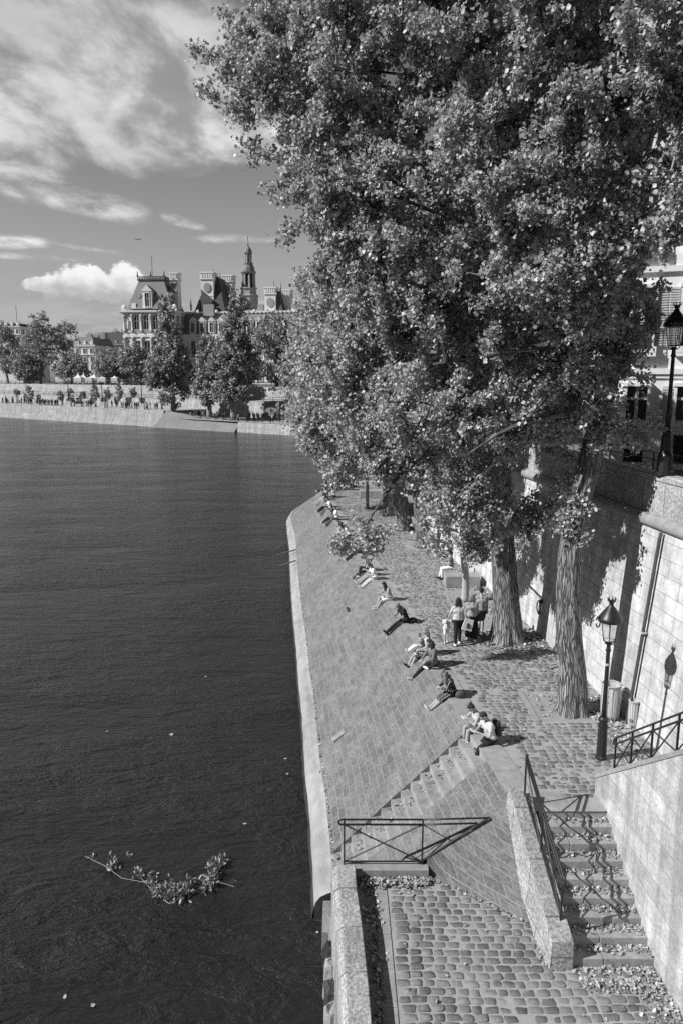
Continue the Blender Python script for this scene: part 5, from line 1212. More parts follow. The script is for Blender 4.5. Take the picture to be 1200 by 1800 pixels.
for u0 in range(-200, 320, 12):
    mb.poly([bank(u0, 14, ZFR - .2), bank(u0 + 12, 14, ZFR - .2), bank(u0 + 12, 15, 6.3), bank(u0, 15, 6.3)], [(u0, 0), (u0 + 12, 0), (u0 + 12, 4), (u0, 4)])
    mb.poly([bank(u0, 15, 6.3), bank(u0 + 12, 15, 6.3), bank(u0 + 12, 18.5, 6.5), bank(u0, 18.5, 6.5)])
    mb.poly([bank(u0, 18.5, 6.5), bank(u0 + 12, 18.5, 6.5), bank(u0 + 12, 19.2, 9.7), bank(u0, 19.2, 9.7)], [(u0, 0), (u0 + 12, 0), (u0 + 12, 4), (u0, 4)])
    mb.poly([bank(u0, 19.2, 9.7), bank(u0 + 12, 19.2, 9.7), bank(u0 + 12, 19.7, 9.7), bank(u0, 19.7, 9.7)])
tag(mb.build('embankment_wall', 'far_ashlar'), 'stepped pale embankment wall behind the far promenade', 'wall')
mb = MB(); mb.poly([bank(-1500, 19.6, ZS), bank(1800, 19.6, ZS), bank(1800, 4000, ZS), bank(-1500, 4000, ZS)]); struct(mb.build('far_ground', 'street'), 'city ground beyond the river')
mb = MB(); mb.poly([bank(-1500, .9, 3.9), bank(-200, .9, 3.9), bank(-200, 19.6, 3.9), bank(-1500, 19.6, 3.9)]); mb.poly([bank(320, .9, 2.2), bank(1800, .9, 2.2), bank(1800, 19.6, 2.2), bank(320, 19.6, 2.2)]); struct(mb.build('far_ground', 'far_quay'))

for (n_, z_, lab) in ((15.2, 6.35, 'thin railing along the lower step of the embankment wall'), (19.4, 9.7, 'thin railing on top of the embankment wall')):
    r_ = empty('embankment_railing', bank(-150, n_, z_)); tag(r_, lab, 'railing'); mb = MB()
    for z in (.5, 1.0): mb.tube([(0, 0, z), tuple(BD * 420 + Vector((0, 0, z)))], .05, 4)
    mb.build('rails', 'iron', r_); mb = MB()
    for k in range(140): p = BD * (k * 3.0); mb.box((p.x, p.y, .5), (.1, .1, 1.0))
    o_ = mb.build('posts', 'iron', r_); o_['kind'] = 'stuff'
# far trees
def far_tree(px, n_, zb, blobs, label, seed, ncl=150, nl=26, size=.62, crad=1.5, tr_=.35, name='bank_tree', gr='trees of the far bank', leafm='leaf_far', hb=.55):
    b = bank_px(px, n_, zb); bl = []
    for (x, y, rx, ry, w_) in blobs:
        c = aty(x, y, b.y); dp = b.y; bl.append((c, (rx * dp / F, rx * dp / F * .8, ry * dp / F), w_))
    top = max(bl, key=lambda q_: q_[0].z)[0]
    return tree(name, label, [(b, tr_ * 1.3), (b + (top - b) * .25, tr_), (b + (top - b) * hb, tr_ * .8), (top, tr_ * .35)], bl, ncl, nl, size, crad, seed, gr, bark='limb', leafm=leafm, twig_r=.03, shell=.5)
FT = [(14, 25, ZS, [(12, 618, 27, 38, 1), (2, 600, 24, 28, 1), (30, 640, 18, 22, .8)], 'broad dark tree at the far left edge of the far bank'),
      (72, 26, ZS, [(76, 590, 26, 34, .7), (96, 612, 34, 44, 1), (60, 620, 28, 36, 1), (112, 590, 24, 26, .8), (66, 565, 18, 18, .5)], 'tallest leafy tree left of the white tents'),
      (52, 22, ZS, [(52, 650, 24, 24, 1), (40, 632, 16, 18, .8)], 'low pale green tree in front of the tallest leafy one'),
      (128, 23, ZS, [(128, 643, 22, 20, 1), (140, 655, 16, 14, .8), (116, 655, 14, 14, .8)], 'small round tree right above the white tents'),
      (196, 25, ZS, [(192, 640, 26, 24, 1), (178, 650, 14, 16, .8), (212, 645, 20, 26, 1)], 'round tree in front of the mansard roofed blocks'),
      (236, 26, ZS, [(236, 635, 24, 28, 1), (250, 645, 16, 22, .8)], 'dark round tree at the foot of the palace corner'),
      (303, 2.5, ZF - 1.3, [(295, 545, 13, 30, .8), (298, 590, 24, 36, 1.1), (300, 640, 38, 42, 1.3), (276, 655, 24, 32, 1), (326, 660, 20, 34, 1), (303, 695, 26, 20, 1)], 'tall pointed poplar in front of the palace corner pavilion'),
      (366, 3.0, ZFR, [(366, 612, 12, 26, .8), (366, 650, 20, 34, 1), (364, 686, 22, 24, 1)], 'narrow poplar between the two tall pointed ones'),
      (408, 3.5, ZFR, [(416, 540, 16, 26, .9), (414, 580, 26, 38, 1.1), (410, 630, 36, 44, 1.3), (440, 640, 18, 40, 1), (405, 685, 36, 26, 1), (384, 640, 16, 30, 1)], 'tall dark poplar in front of the palace belfry'),
      (486, 20, ZS, [(480, 590, 34, 36, 1), (510, 620, 34, 44, 1), (470, 640, 28, 34, 1), (540, 600, 34, 50, 1), (520, 670, 34, 30, 1)], 'wide pale plane tree beside the quay at the foot of the wing'),
      (560, 12, ZFR, [(560, 640, 40, 60, 1), (600, 660, 40, 50, 1)], 'broad tree of the far bank behind the island poplars')]
for i, (px, n_, zb, bl, lab) in enumerate(FT):
    big = i in (6, 8, 9); pop = i in (6, 7, 8)
    far_tree(px, n_, zb, bl, lab, 40 + i, ncl=330 if big else (220 if i in (1, 10) else 130), nl=34, size=.46 if pop else .52, crad=1.0 if pop else 1.35, tr_=.55 if pop else .4)
rg_ = random.Random(9)
for i, (px, py) in enumerate(((30, 690), (52, 694), (107, 694), (124, 697), (146, 693), (167, 691), (189, 690), (210, 690), (234, 689))):
    b = bank_px(px, 13.0, ZF); c = aty(px, py, b.y); r_ = (4.2, 7.5, 5, 6.5, 4, 6.5, 5, 7, 4.5)[i] * b.y / F; c.z += (r_ - .9) * 1.2
    tree('shrub', ['small shrub of the far promenade, first from the left edge', 'second small shrub from the left, beside the market tent', 'small shrub left of the first white footed lamp', 'small shrub just right of the first white footed lamp', 'small shrub midway between the first two lamps', 'small shrub just left of the second lamp', 'small shrub just right of the second lamp', 'small shrub left of the third white footed lamp', 'small shrub beside the third lamp'][i], [(b, .08), (b + Vector((0, 0, 1)), .06), (c, .03)], [(c, (r_ * .85, r_, r_ * (1.3, 2.0, 1.5, 2.2, 1.4, 1.9, 1.2, 2.1, 1.6)[i]), 1), (c + Vector((r_ * .5, 0, -r_)), (r_ * .5, r_ * .5, r_ * .6), .7)], 26, 24, .36, .5, 80 + i, 'shrubs on the far promenade', bark='limb', leafm='leaf_far', twig_r=.02)

def add_win(mb_frame, mb_glass, c, u_, nrm, w_, h_, arch=False, fr=.12):
    pass
class Loc:
    def __init__(s, o, yaw): s.o = Vector(o); s.u = Vector((math.cos(yaw), math.sin(yaw), 0)); s.v = Vector((-math.sin(yaw), math.cos(yaw), 0)); s.yaw = yaw
def wbox(mb, u0, u1, v0, v1, z0, z1): mb.box(((u0 + u1) / 2, (v0 + v1) / 2, (z0 + z1) / 2), (u1 - u0, v1 - v0, z1 - z0))
def frustum(mb, a, b, z0, z1):
    V = [(a[0], a[2], z0), (a[1], a[2], z0), (a[1], a[3], z0), (a[0], a[3], z0), (b[0], b[2], z1), (b[1], b[2], z1), (b[1], b[3], z1), (b[0], b[3], z1)]
    mb.add(V, [(0, 1, 5, 4), (1, 2, 6, 5), (2, 3, 7, 6), (3, 0, 4, 7), (4, 5, 6, 7), (3, 2, 1, 0)])
def window(parent, u, v, z, w_, h_, arch=False, side=False, glass='window_dark', surround='facade', ped=False):
    """a window on the face v (or on the side face u when side): surround proud of the wall, dark pane, glazing bars"""
    def B(mb, a0, a1, d0, d1, z0, z1):
        if side: wbox(mb, u - d1, u - d0, v + a0, v + a1, z0, z1) if side < 0 else wbox(mb, u + d0, u + d1, v + a0, v + a1, z0, z1)
        else: wbox(mb, u + a0, u + a1, v - d1, v - d0, z0, z1)
    fr = MB(); t = w_ * .14
    B(fr, -w_ / 2 - t, -w_ / 2, 0, .22, z, z + h_); B(fr, w_ / 2, w_ / 2 + t, 0, .22, z, z + h_); B(fr, -w_ / 2 - t * 1.6, w_ / 2 + t * 1.6, 0, .34, z - .22, z - .001)
    B(fr, -w_ / 2 - t * (1 if arch else 1.4), w_ / 2 + t * (1 if arch else 1.4), 0, .26, z + h_ + (.002), z + h_ + t * 1.3)
    if ped and not side:
        fr.add([(u - w_ * .8, v - .3, z + h_ + t * 1.4), (u + w_ * .8, v - .3, z + h_ + t * 1.4), (u, v - .3, z + h_ + t * 1.4 + w_ * .45), (u - w_ * .8, v, z + h_ + t * 1.4), (u + w_ * .8, v, z + h_ + t * 1.4), (u, v, z + h_ + t * 1.4 + w_ * .45)], [(0, 1, 2), (0, 2, 5, 3), (1, 4, 5, 2), (0, 3, 4, 1)])
    wf = fr.build('window', surround, parent)
    pn = MB()
    if arch and not side:
        k = 8; pts = [(u - w_ / 2, v - .05, z), (u + w_ / 2, v - .05, z)] + [(u + w_ / 2 * math.cos(a), v - .05, z + h_ - w_ / 2 + w_ / 2 * math.sin(a)) for a in np.linspace(0, math.pi, k)]
        pn.poly(pts)
    else: B(pn, -w_ / 2, w_ / 2, .0, .05, z, z + h_)
    pn.build('pane', glass, wf)
    br = MB(); B(br, -.06, .06, .051, .10, z, z + h_); B(br, -w_ / 2, w_ / 2, .051, .10, z + h_ * .6, z + h_ * .6 + .1); br.build('glazing_bar', 'cloth_light' if surround == 'facade' else surround, wf)
    return wf

# city hall palace
hv = aty(222, 664, 268); hyaw = R(-8); PZ = lambda y, Y=268: aty(222, y, Y).z
pal = empty('palace', (hv.x, hv.y, ZS), hyaw); tag(pal, 'grand city palace with steep slate pavilions, tall chimney towers and a belfry', 'palace')
z0 = 0; zb = PZ(590) - ZS; zc = PZ(549) - ZS; zr = PZ(543) - ZS; zt = PZ(491) - ZS
W_, D_ = 18.8, 15.0
mb = MB(); wbox(mb, 0, W_, 0, D_, 0, zc); mb.build('wall', 'facade', pal)
mb = MB(); wbox(mb, -.35, W_ + .35, -.35, D_ + .3, zb - .5, zb + .15); wbox(mb, -.2, W_ + .2, -.2, D_ + .2, zb + 1.1, zb + 1.35); wbox(mb, -.3, W_ + .3, -.3, D_ + .3, 6.2, 6.8); mb.build('string_course', 'facade', pal)
mb = MB(); wbox(mb, -.4, W_ + .4, -.4, D_ + .4, zc - .9, zc - .5); wbox(mb, -.9, W_ + .9, -.9, D_ + .9, zc, zc + .55); wbox(mb, -.6, W_ + .6, -.6, D_ + .6, zc - .3, zc - .001)
for k in range(34): wbox(mb, -.8 + k * .61, -.55 + k * .61, -.8, -.4, zc - .29, zc - .01)
for k in range(26): wbox(mb, W_ + .4, W_ + .8, -.6 + k * .61, -.35 + k * .61, zc - .29, zc - .01)
mb.build('cornice', 'facade', pal)
for sd, uu in enumerate((.5, 3.4, 6.8, 10.3, 13.7, 17.2, 18.3)):
    for (a, b) in ((zb + 1.4, zc - .95), (7.0, zb - .55)):
        mb = MB(); mb.lathe([(.42, a), (.42, a + .4), (.33, a + .5), (.29, b - .6), (.42, b - .5), (.45, b)], (uu, -.32, 0), 8); mb.build('column', 'facade', pal, smooth=True)
for uu in (5.1, 8.6, 12.0): window(pal, uu, 0, zb + 2.0, 1.7, 4.9, True); window(pal, uu, 0, zb - 9.0, 2.0, 7.2, True); window(pal, uu, 0, 1.2, 1.8, 4.2)
for uu in (1.95, 15.5): 
    mb = MB(); mb.lathe([(.3, zb + 2.2), (.42, zb + 2.6), (.36, zb + 3.6), (.46, zb + 4.4), (.2, zb + 4.9), (.25, zb + 5.2), (.1, zb + 5.5)], (uu, -.3, 0), 8); mb.build('statue', 'facade', pal, smooth=True)
for vv in (3, 7.5, 12): window(pal, W_, vv, zb + 2.0, 1.7, 4.9, side=1); window(pal, W_, vv, zb - 9, 2.0, 7.0, side=1)
mb = MB(); frustum(mb, (1.2, W_ - 1.2, 1.2, D_ - 1.2), (4.6, 13.8, 4.6, D_ - 4.4), zr, zt); mb.build('roof', 'slate', pal)
rf = pal.children[-1]
mb = MB(); wbox(mb, 4.2, 14.2, 4.2, D_ - 4.0, zt, zt + .6)
for k in range(17): wbox(mb, 4.3 + k * .6, 4.6 + k * .6, 4.15, 4.4, zt + .6, zt + 1.2)
for k in range(12): wbox(mb, 13.95, 14.2, 4.3 + k * .55, 4.55 + k * .55, zt + .6, zt + 1.2)
wbox(mb, 4.1, 14.3, 4.1, 4.45, zt + 1.2, zt + 1.4); wbox(mb, 13.9, 14.3, 4.1, D_ - 4, zt + 1.2, zt + 1.4)
for uu in (4.3, 9.2, 14.1): mb.lathe([(.25, zt + 1.4), (.35, zt + 1.8), (.12, zt + 2.2), (.2, zt + 2.6), (.03, zt + 3.3)], (uu, 4.3, 0), 7)
mb.build('roof_cresting', 'slate_dark', pal)
dm = MB(); wbox(dm, 7.0, 10.4, 1.3, 6.0, zr, zr + 6.0); dm.add([(6.7, 1.1, zr + 6.0), (10.7, 1.1, zr + 6.0), (8.7, 1.1, zr + 8.2), (6.7, 5, zr + 6), (10.7, 5, zr + 6.0), (8.7, 5, zr + 8.2)], [(0, 1, 2), (0, 2, 5, 3), (1, 4, 5, 2)]); d_ = dm.build('dormer', 'facade', pal); window(pal, 8.7, 1.3, zr + .8, 1.5, 4.6, True)
for uu in (5.0, 12.6):
    mb = MB(); mb.tube([(uu, 2.3, zr + 4.6), (uu, 3.4, zr + 4.6)], .95, 12); mb.build('round_window', 'facade_dark', pal)
for uu in (3.6, 14.2): mb = MB(); wbox(mb, uu - .8, uu + .8, 1.3, 3.2, zr, zr + 2.0); mb.build('dormer', 'facade', pal)
for (uu, s_) in ((0.2, 1), (W_ - .3, 1)):
    mb = MB(); mb.ball((uu + .5 * s_, 0, zc + 1.5), (1.0, .5, 1.1), 8, 6); wbox(mb, uu - .2, uu + 1.4, -.3, .8, zc + .5, zc + 1.1); mb.build('corner_ornament', 'facade', pal)
mb = MB(); mb.tube([(8.3, 8, zt), (8.3, 8, PZ(444) - ZS)], .09, 5); mb.build('flagpole', 'cloth_dark', pal)
def stack(u0, u1, v0, v1, za, zt_, medallion=False):
    mb = MB(); wbox(mb, u0, u1, v0, v1, za, zt_ - 2.6); wbox(mb, u0 - .35, u1 + .35, v0 - .35, v1 + .35, zt_ - 2.6, zt_ - 2.2); wbox(mb, u0 - .15, u1 + .15, v0 - .15, v1 + .15, zt_ - 2.2, zt_ - .5); wbox(mb, u0 - .4, u1 + .4, v0 - .4, v1 + .4, zt_ - .5, zt_)
    n_ = 5
    for k in range(n_): a = u0 + (u1 - u0) * (k + .15) / n_; wbox(mb, a, a + (u1 - u0) / n_ * .6, v0 - .3, v0 - .14, zt_ - 2.0, zt_ - .6)
    wbox(mb, u0 - .12, u1 + .12, v0 - .12, v1 + .12, zt_ - 8.5, zt_ - 8.2)
    st = mb.build('chimney_stack', 'facade', pal)
    if medallion:
        mb = MB(); mb.lathe([(0.9, 0), (1.35, .08), (1.35, .2), (.9, .22)], (0, 0, 0), 12)
        mb.v = [((u0 + u1) / 2 + a[0], v0 - .05 - a[2], zt_ - 5.4 + a[1] * 1.25) for a in mb.v]; mb.build('coat_of_arms', 'facade_dark', st)
stack(15.6, 18.2, 6.0, 9.6, zr, PZ(478) - ZS + .3, True)
# wing
WU0, WU1, WV = W_, 96.0, 7.0
zw = PZ(590) - ZS + .4; zwr = PZ(548) - ZS
mb = MB(); wbox(mb, WU0, WU1, WV, WV + 16, 0, zw); mb.build('wall', 'facade', pal)
mb = MB(); wbox(mb, WU0, WU1 + .3, WV - .5, WV + 16.3, zw - .5, zw + .2); wbox(mb, WU0, WU1 + .2, WV - .3, WV, zw - 9.6, zw - 9.1); mb.build('cornice', 'facade', pal)
mb = MB(); frustum(mb, (WU0, WU1, WV + .6, WV + 15.4), (WU0, WU1 - 2, WV + 3.4, WV + 12.5), zw + .2, zwr); mb.build('roof', 'slate', pal)
mb = MB(); wbox(mb, WU0, WU1 - 1.6, WV + 3.1, WV + 12.8, zwr, zwr + .6)
for k in range(0, 50): wbox(mb, WU0 + 1 + k * 1.5, WU0 + 1.5 + k * 1.5, WV + 2.9, WV + 3.1, zwr - .1, zwr + .5)
mb.build('roof_ridge', 'facade', pal)
k = 0
while WU0 + 4.2 + k * 3.45 < WU1 - 2:
    uu = WU0 + 4.2 + k * 3.45
    if k < 9 or k > 12:
        mb = MB(); wbox(mb, uu - 1.15, uu + 1.15, WV - .1, WV + 3.0, zw + .2, zw + 4.8)
        mb.add([(uu - 1.35, WV - .3, zw + 4.8), (uu + 1.35, WV - .3, zw + 4.8), (uu, WV - .3, zw + 6.3), (uu - 1.35, WV + 3, zw + 4.8), (uu + 1.35, WV + 3, zw + 4.8), (uu, WV + 3, zw + 6.3)], [(0, 1, 2), (0, 2, 5, 3), (1, 4, 5, 2)]); mb.build('dormer', 'facade', pal)
        window(pal, uu, WV - .1, zw + .9, 1.2, 3.4, k % 2 == 0)
    window(pal, uu, WV, zw - 7.6, 1.6, 5.6, True); window(pal, uu, WV, zw - 16, 1.6, 5.4)
    mb = MB(); mb.lathe([(.36, zw - 9), (.27, zw - 8.6), (.25, zw - 1.2), (.38, zw - .6)], (uu + 1.72, WV - .25, 0), 7); mb.build('column', 'facade', pal, smooth=True)
    if k % 2 == 0:
        mb = MB(); mb.ball((uu + 1.7, WV + .9, zw + 8.2), (.6, .3, .6), 7, 5); mb.build('small_dormer', 'facade', pal)
    k += 1
def upx(px, v_=12):    # column of the photo on the palace front
    P = Vector((hv.x, hv.y, 0)); U_ = Vector((math.cos(hyaw), math.sin(hyaw), 0)); V_ = Vector((-math.sin(hyaw), math.cos(hyaw), 0)); d = ray(px, 560); kk = d[0] / d[1]; a = P + V_ * v_
    return (kk * a.y - a.x) / (U_.x - kk * U_.y)
stack(upx(355.5, 12), upx(377, 12), 12, 16, zw, PZ(477, 275) - ZS, True); stack(upx(391, 22), upx(410, 22), 22, 26, zw, PZ(483, 285) - ZS, True)
mb = MB(); frustum(mb, (upx(377, 14), upx(402, 14), 10.5, 24), (upx(377.5, 14), upx(388, 16), 15, 23), zwr, PZ(487, 278) - ZS); mb.build('roof', 'slate_dark', pal)
mb = MB(); frustum(mb, (upx(346, 14), upx(356, 14), 11, 22), (upx(354, 14), upx(356, 16), 14, 20), zwr, PZ(520, 278) - ZS); mb.build('roof', 'slate', pal)
mb = MB(); wbox(mb, upx(377.5, 14), upx(388, 16), 15, 15.3, PZ(487, 278) - ZS, PZ(484, 278) - ZS); mb.build('roof_cresting', 'facade', pal)
stack(upx(466, 16), upx(485, 16), 16, 20, zw, PZ(500, 270) - ZS, True); stack(upx(495, 22), upx(511, 22), 22, 26, zw, PZ(505, 276) - ZS)
mb = MB(); frustum(mb, (upx(484, 18), upx(500, 18), 16, 26), (upx(485, 18), upx(493, 20), 18, 25), zwr, PZ(508, 272) - ZS); mb.build('roof', 'slate_dark', pal)
for (px, v_, y_) in ((376, 13, 468), (389, 20, 470), (482, 17, 488), (494, 20, 490), (337, 9, 525)):
    uu = upx(px, v_); zz = PZ(y_ + 8, 274) - ZS; mb = MB(); mb.lathe([(.4, zz - 2.5), (.28, zz - 1.6), (.42, zz - .8), (.18, zz - .2), (.26, zz + .3), (.06, zz + 1.2), (.02, zz + 2.2)], (uu, v_, 0), 7); mb.build('finial', 'facade_dark', pal)
for (px, v_, w_) in ((362, 9, 1.6), (371, 9, 2.2), (458, 12, 2.2), (518, 12, 2.4)):
    uu = upx(px, v_); mb = MB(); wbox(mb, uu - w_ / 2, uu + w_ / 2, v_, v_ + 1.6, zwr - 1, zwr + 3.0); mb.build('chimney', 'facade_dark', pal)
# belfry
bu, bv = upx(438.6, 26), 26; q_ = lambda y: PZ(y, 292) - ZS
def ring8(mb, r0, za, zb_, r1=None): mb.lathe([(r0, za), (r1 or r0, zb_)], (bu, bv, 0), 8, rot=math.pi / 8)
mb = MB(); mb.lathe([(3.5, q_(545)), (3.4, q_(524)), (3.7, q_(523)), (3.7, q_(521)), (2.9, q_(519)), (2.8, q_(511)), (3.2, q_(510)), (3.2, q_(508))], (bu, bv, 0), 8, rot=math.pi / 8)
tw = mb.build('belfry', 'facade_dark', pal)
mb = MB(); mb.lathe([(1.7, q_(508)), (1.7, q_(481))], (bu, bv, 0), 8); mb.build('dark_core', 'window_dark', tw)
mb = MB()
for j in range(8):
    a = math.pi / 4 * j + math.pi / 8; mb.lathe([(.5, q_(508)), (.42, q_(500)), (.36, q_(484)), (.5, q_(481))], (bu + 2.2 * math.cos(a), bv + 2.2 * math.sin(a), 0), 6)
mb.build('colonnade', 'facade_dark', tw)
mb = MB(); mb.lathe([(2.6, q_(484)), (3.0, q_(481.5)), (3.0, q_(480)), (2.5, q_(479.5)), (2.4, q_(475)), (2.1, q_(471)), (1.6, q_(468)), (1.9, q_(467)), (1.9, q_(465))], (bu, bv, 0), 12); mb.build('dome', 'slate', tw, smooth=False)
mb = MB()
for j in range(8):
    a = math.pi / 4 * j; mb.lathe([(.26, q_(465)), (.2, q_(448))], (bu + 1.25 * math.cos(a), bv + 1.25 * math.sin(a), 0), 5)
mb.lathe([(.6, q_(465)), (.6, q_(448))], (bu, bv, 0), 6); mb.build('lantern', 'facade_dark', tw)
mb = MB(); mb.lathe([(1.5, q_(449)), (1.7, q_(447.5)), (1.5, q_(446)), (1.45, q_(443)), (1.0, q_(439)), (.4, q_(436)), (.3, q_(434)), (.45, q_(433)), (.12, q_(431)), (.07, q_(424)), (.22, q_(423)), (.04, q_(416))], (bu, bv, 0), 10); mb.build('cupola', 'slate', tw)

# apartment buildings of the far bank
def apartment(name, px, D, w_px, dp, top_y, wall_y, yaw, label, wallm='facade', roofm='slate', rows=4, base_z=ZS, chim=3, sm='facade'):
    c = aty(px, 660, D); root = empty(name, (c.x, c.y, base_z), yaw); tag(root, label, 'building'); Wd = w_px * D / F
    zw_ = aty(px, wall_y, D).z - base_z; zt_ = aty(px, top_y, D).z - base_z
    mb = MB(); wbox(mb, 0, Wd, 0, dp, 0, zw_); mb.build('wall', wallm, root)
    mb = MB(); wbox(mb, -.3, Wd + .3, -.4, dp + .3, zw_, zw_ + .35); wbox(mb, -.15, Wd + .15, -.5, dp + .15, zw_ - 3.3, zw_ - 3.05); mb.build('cornice', sm, root)
    mb = MB(); frustum(mb, (0, Wd, 0.1, dp), (1.6, Wd - 1.6, 1.7, dp - 1.7), zw_ + .35, zt_); rf = mb.build('roof', roofm, root)
    n_ = max(2, int(Wd / 2.7)); rg = random.Random(px)
    for k in range(rows):
        zz = zw_ - 2.8 - k * 3.1
        if zz < 0: break
        for i in range(n_): window(root, (i + .5) * Wd / n_, 0, zz, 1.05, 1.9, surround=sm)
        for i in range(int(dp / 3.2)): window(root, Wd, (i + .5) * dp / int(dp / 3.2), zz, 1.05, 1.9, side=1, surround=sm)
    for i in range(n_): mb = MB(); uu = (i + .5) * Wd / n_; wbox(mb, uu - .55, uu + .55, .25, 1.8, zw_ + .7, zw_ + 2.1); mb.build('dormer', sm, root)
    for i in range(chim): mb = MB(); uu = Wd * (i + .4) / chim; wbox(mb, uu, uu + 2.2, dp * .45, dp * .6, zt_ - .5, zt_ + rg.uniform(1.0, 2.0)); [mb.lathe([(.2, zt_ + 1), (.17, zt_ + 2.3)], (uu + .4 + q2 * .7, dp * .52, 0), 6) for q2 in range(3)]; mb.build('chimney', 'facade_dark', rf)
    return root
apartment('apartment_building', 134, 300, 37, 20, 592, 609, R(-6), 'pale apartment block with grey mansard roof above the white tents')
apartment('apartment_building', 176, 330, 52, 22, 584, 607, R(-10), 'dark sided mansard block between the pale one and the palace', wallm='facade_dark', roofm='slate_dark', sm='facade_dark')
apartment('office_building', -60, 330, 108, 22, 569, 576, R(-8), 'flat dark roofed long building behind the trees at the far left', wallm='facade', roofm='slate_dark', rows=5, chim=1)
mb = MB(); c = aty(24, 660, 330); mb.tube([(0, 0, 0), (0, 0, aty(24, 532, 330).z - 36)], .1, 5); o = mb.build('mast', 'cloth_dark'); o.location = (c.x, c.y + 8, 35.5); tag(o, 'thin mast standing on the flat dark roof at the far left', 'mast')
# rows of plainer houses farther off, seen between the trees
for i, (px, D, wd, ty, wy, lab) in enumerate(((600, 330, 120, 600, 612, 'pale row building beyond the right end of the palace wing'), (720, 300, 200, 590, 604, 'long pale building far behind the island trees'), (-300, 380, 200, 590, 600, 'long pale building left of the flat roofed one'), (920, 320, 260, 588, 600, 'distant pale block behind the right hand poplars'))):
    apartment('apartment_building', px, D, wd, 14, ty, wy, R(-6), lab, rows=4)

# far street furniture
for i, px in enumerate((118.5, 178, 247.5)):
    b = bank_px(px, 2.2, ZF); root = empty('quay_lamp', b); tag(root, ['far quay lamp on a white footing nearest the left edge', 'far quay lamp on a white footing, middle of the three', 'far quay lamp on a white footing nearest the tall poplar'][i], 'street lamp', 'lamps of the far quay')
    mb = MB(); mb.box((0, 0, .75), (1.2, 1.2, 1.5)); mb.build('footing', 'white_paint', root)
    hh_ = aty(px, 671, b.y).z - ZF
    mb = MB(); mb.lathe([(.2, 1.5), (.13, 2.2), (.10, hh_ - .4)], n=8); mb.build('post', 'iron', root)
    mb = MB(); mb.box((0, 0, hh_ - .25), (1.6, .5, .3), taper=.6); mb.build('lamp_head', 'iron', root)
def pagoda(px, n_, z_, wd, yb, yt, label):
    b = bank_px(px, n_, z_); root = empty('market_tent', b); tag(root, label, 'tent'); hw = wd * b.y / F / 2; hs = 2.4; ht = aty(px, yt, b.y).z - z_
    mb = MB(); prof = [(hw, hs), (hw * .55, hs + (ht - hs) * .22), (hw * .25, hs + (ht - hs) * .5), (hw * .06, hs + (ht - hs) * .85), (.03, ht)]
    mb.lathe([(r_ * 1.41, z) for r_, z in prof], n=4, rot=math.pi / 4); mb.build('roof', 'tent', root)
    mb = MB(); wbox(mb, -hw, hw, -hw, -hw + .06, 0.9, hs); wbox(mb, -hw, -hw + .06, -hw + .07, hw, 0, hs); mb.build('side_wall', 'tent', root)
    for a in (-1, 1): 
        for c_ in (-1, 1): mb = MB(); mb.box((a * hw, c_ * hw, hs / 2), (.1, .1, hs)); mb.build('leg', 'bin_metal', root)
for i, (px, n_, wd, yt) in enumerate(((106, 21.6, 15, 661), (120, 21.8, 14, 665), (138, 21.6, 14, 655), (147, 23.4, 14, 654), (157, 21.8, 13, 663), (166, 23.4, 13, 655), (180, 21.6, 16, 662), (202, 21.8, 12, 660))):
    pagoda(px, n_, ZS, wd, 677, yt, ['leftmost white tent on the far street', 'low white tent right of the leftmost one', 'white tent, left one of the twin peaks', 'white tent, right one of the twin peaks', 'low white tent between the twin peaks and the pointed one', 'single sharply pointed white tent', 'wide white tent under the round tree', 'small white tent at the right end of the row'][i])
pagoda(17, 8, ZF, 14, 705, 694, 'white stall tent on the far promenade near the left edge'); pagoda(36, 9, ZF, 10, 705, 694, 'smaller white stall tent beside the first one on the promenade')
def car(px, m, label, z_=ZS, n_=26):
    b = bank_px(px, n_, z_ + .02); root = empty('parked_car', b, math.atan2(BD.y, BD.x)); tag(root, label, 'car', 'cars parked on the far street')
    mb = MB(); V = []; prof = [(-2.1, .35), (-2.15, .8), (-1.4, .95), (-.8, 1.42), (.7, 1.45), (1.3, 1.0), (2.1, .85), (2.15, .35)]
    for s_ in (-.82, .82): V += [(x, s_ * (.82 if z > 1.2 else 1), z) for x, z in prof]
    k = len(prof); mb.add(V, [tuple(range(k - 1, -1, -1)), tuple(range(k, 2 * k))] + [(i, (i + 1) % k, (i + 1) % k + k, i + k) for i in range(k)]); mb.build('body', m, root)
    mb = MB(); wbox(mb, -.95, .95, -.81, .81, 1.0, 1.34); mb.build('windows', 'window_dark', root)
    for x in (-1.35, 1.35):
        for s_ in (-.8, .8): mb = MB(); mb.tube([(x, s_ - .1, .33), (x, s_ + .1, .33)], .33, 10); mb.build('wheel', 'rubber', root)
for i, (px, m) in enumerate(((172, 'car_dark'), (196, 'car_dark'), (214, 'car_light'), (240, 'car_dark'), (262, 'car_dark'))):
    car(px, m, ['dark parked car nearest the tents', 'dark parked car, second from the tents', 'pale parked car on the far street', 'dark parked car left of the tall poplar', 'dark parked car partly behind the tall poplar'][i])
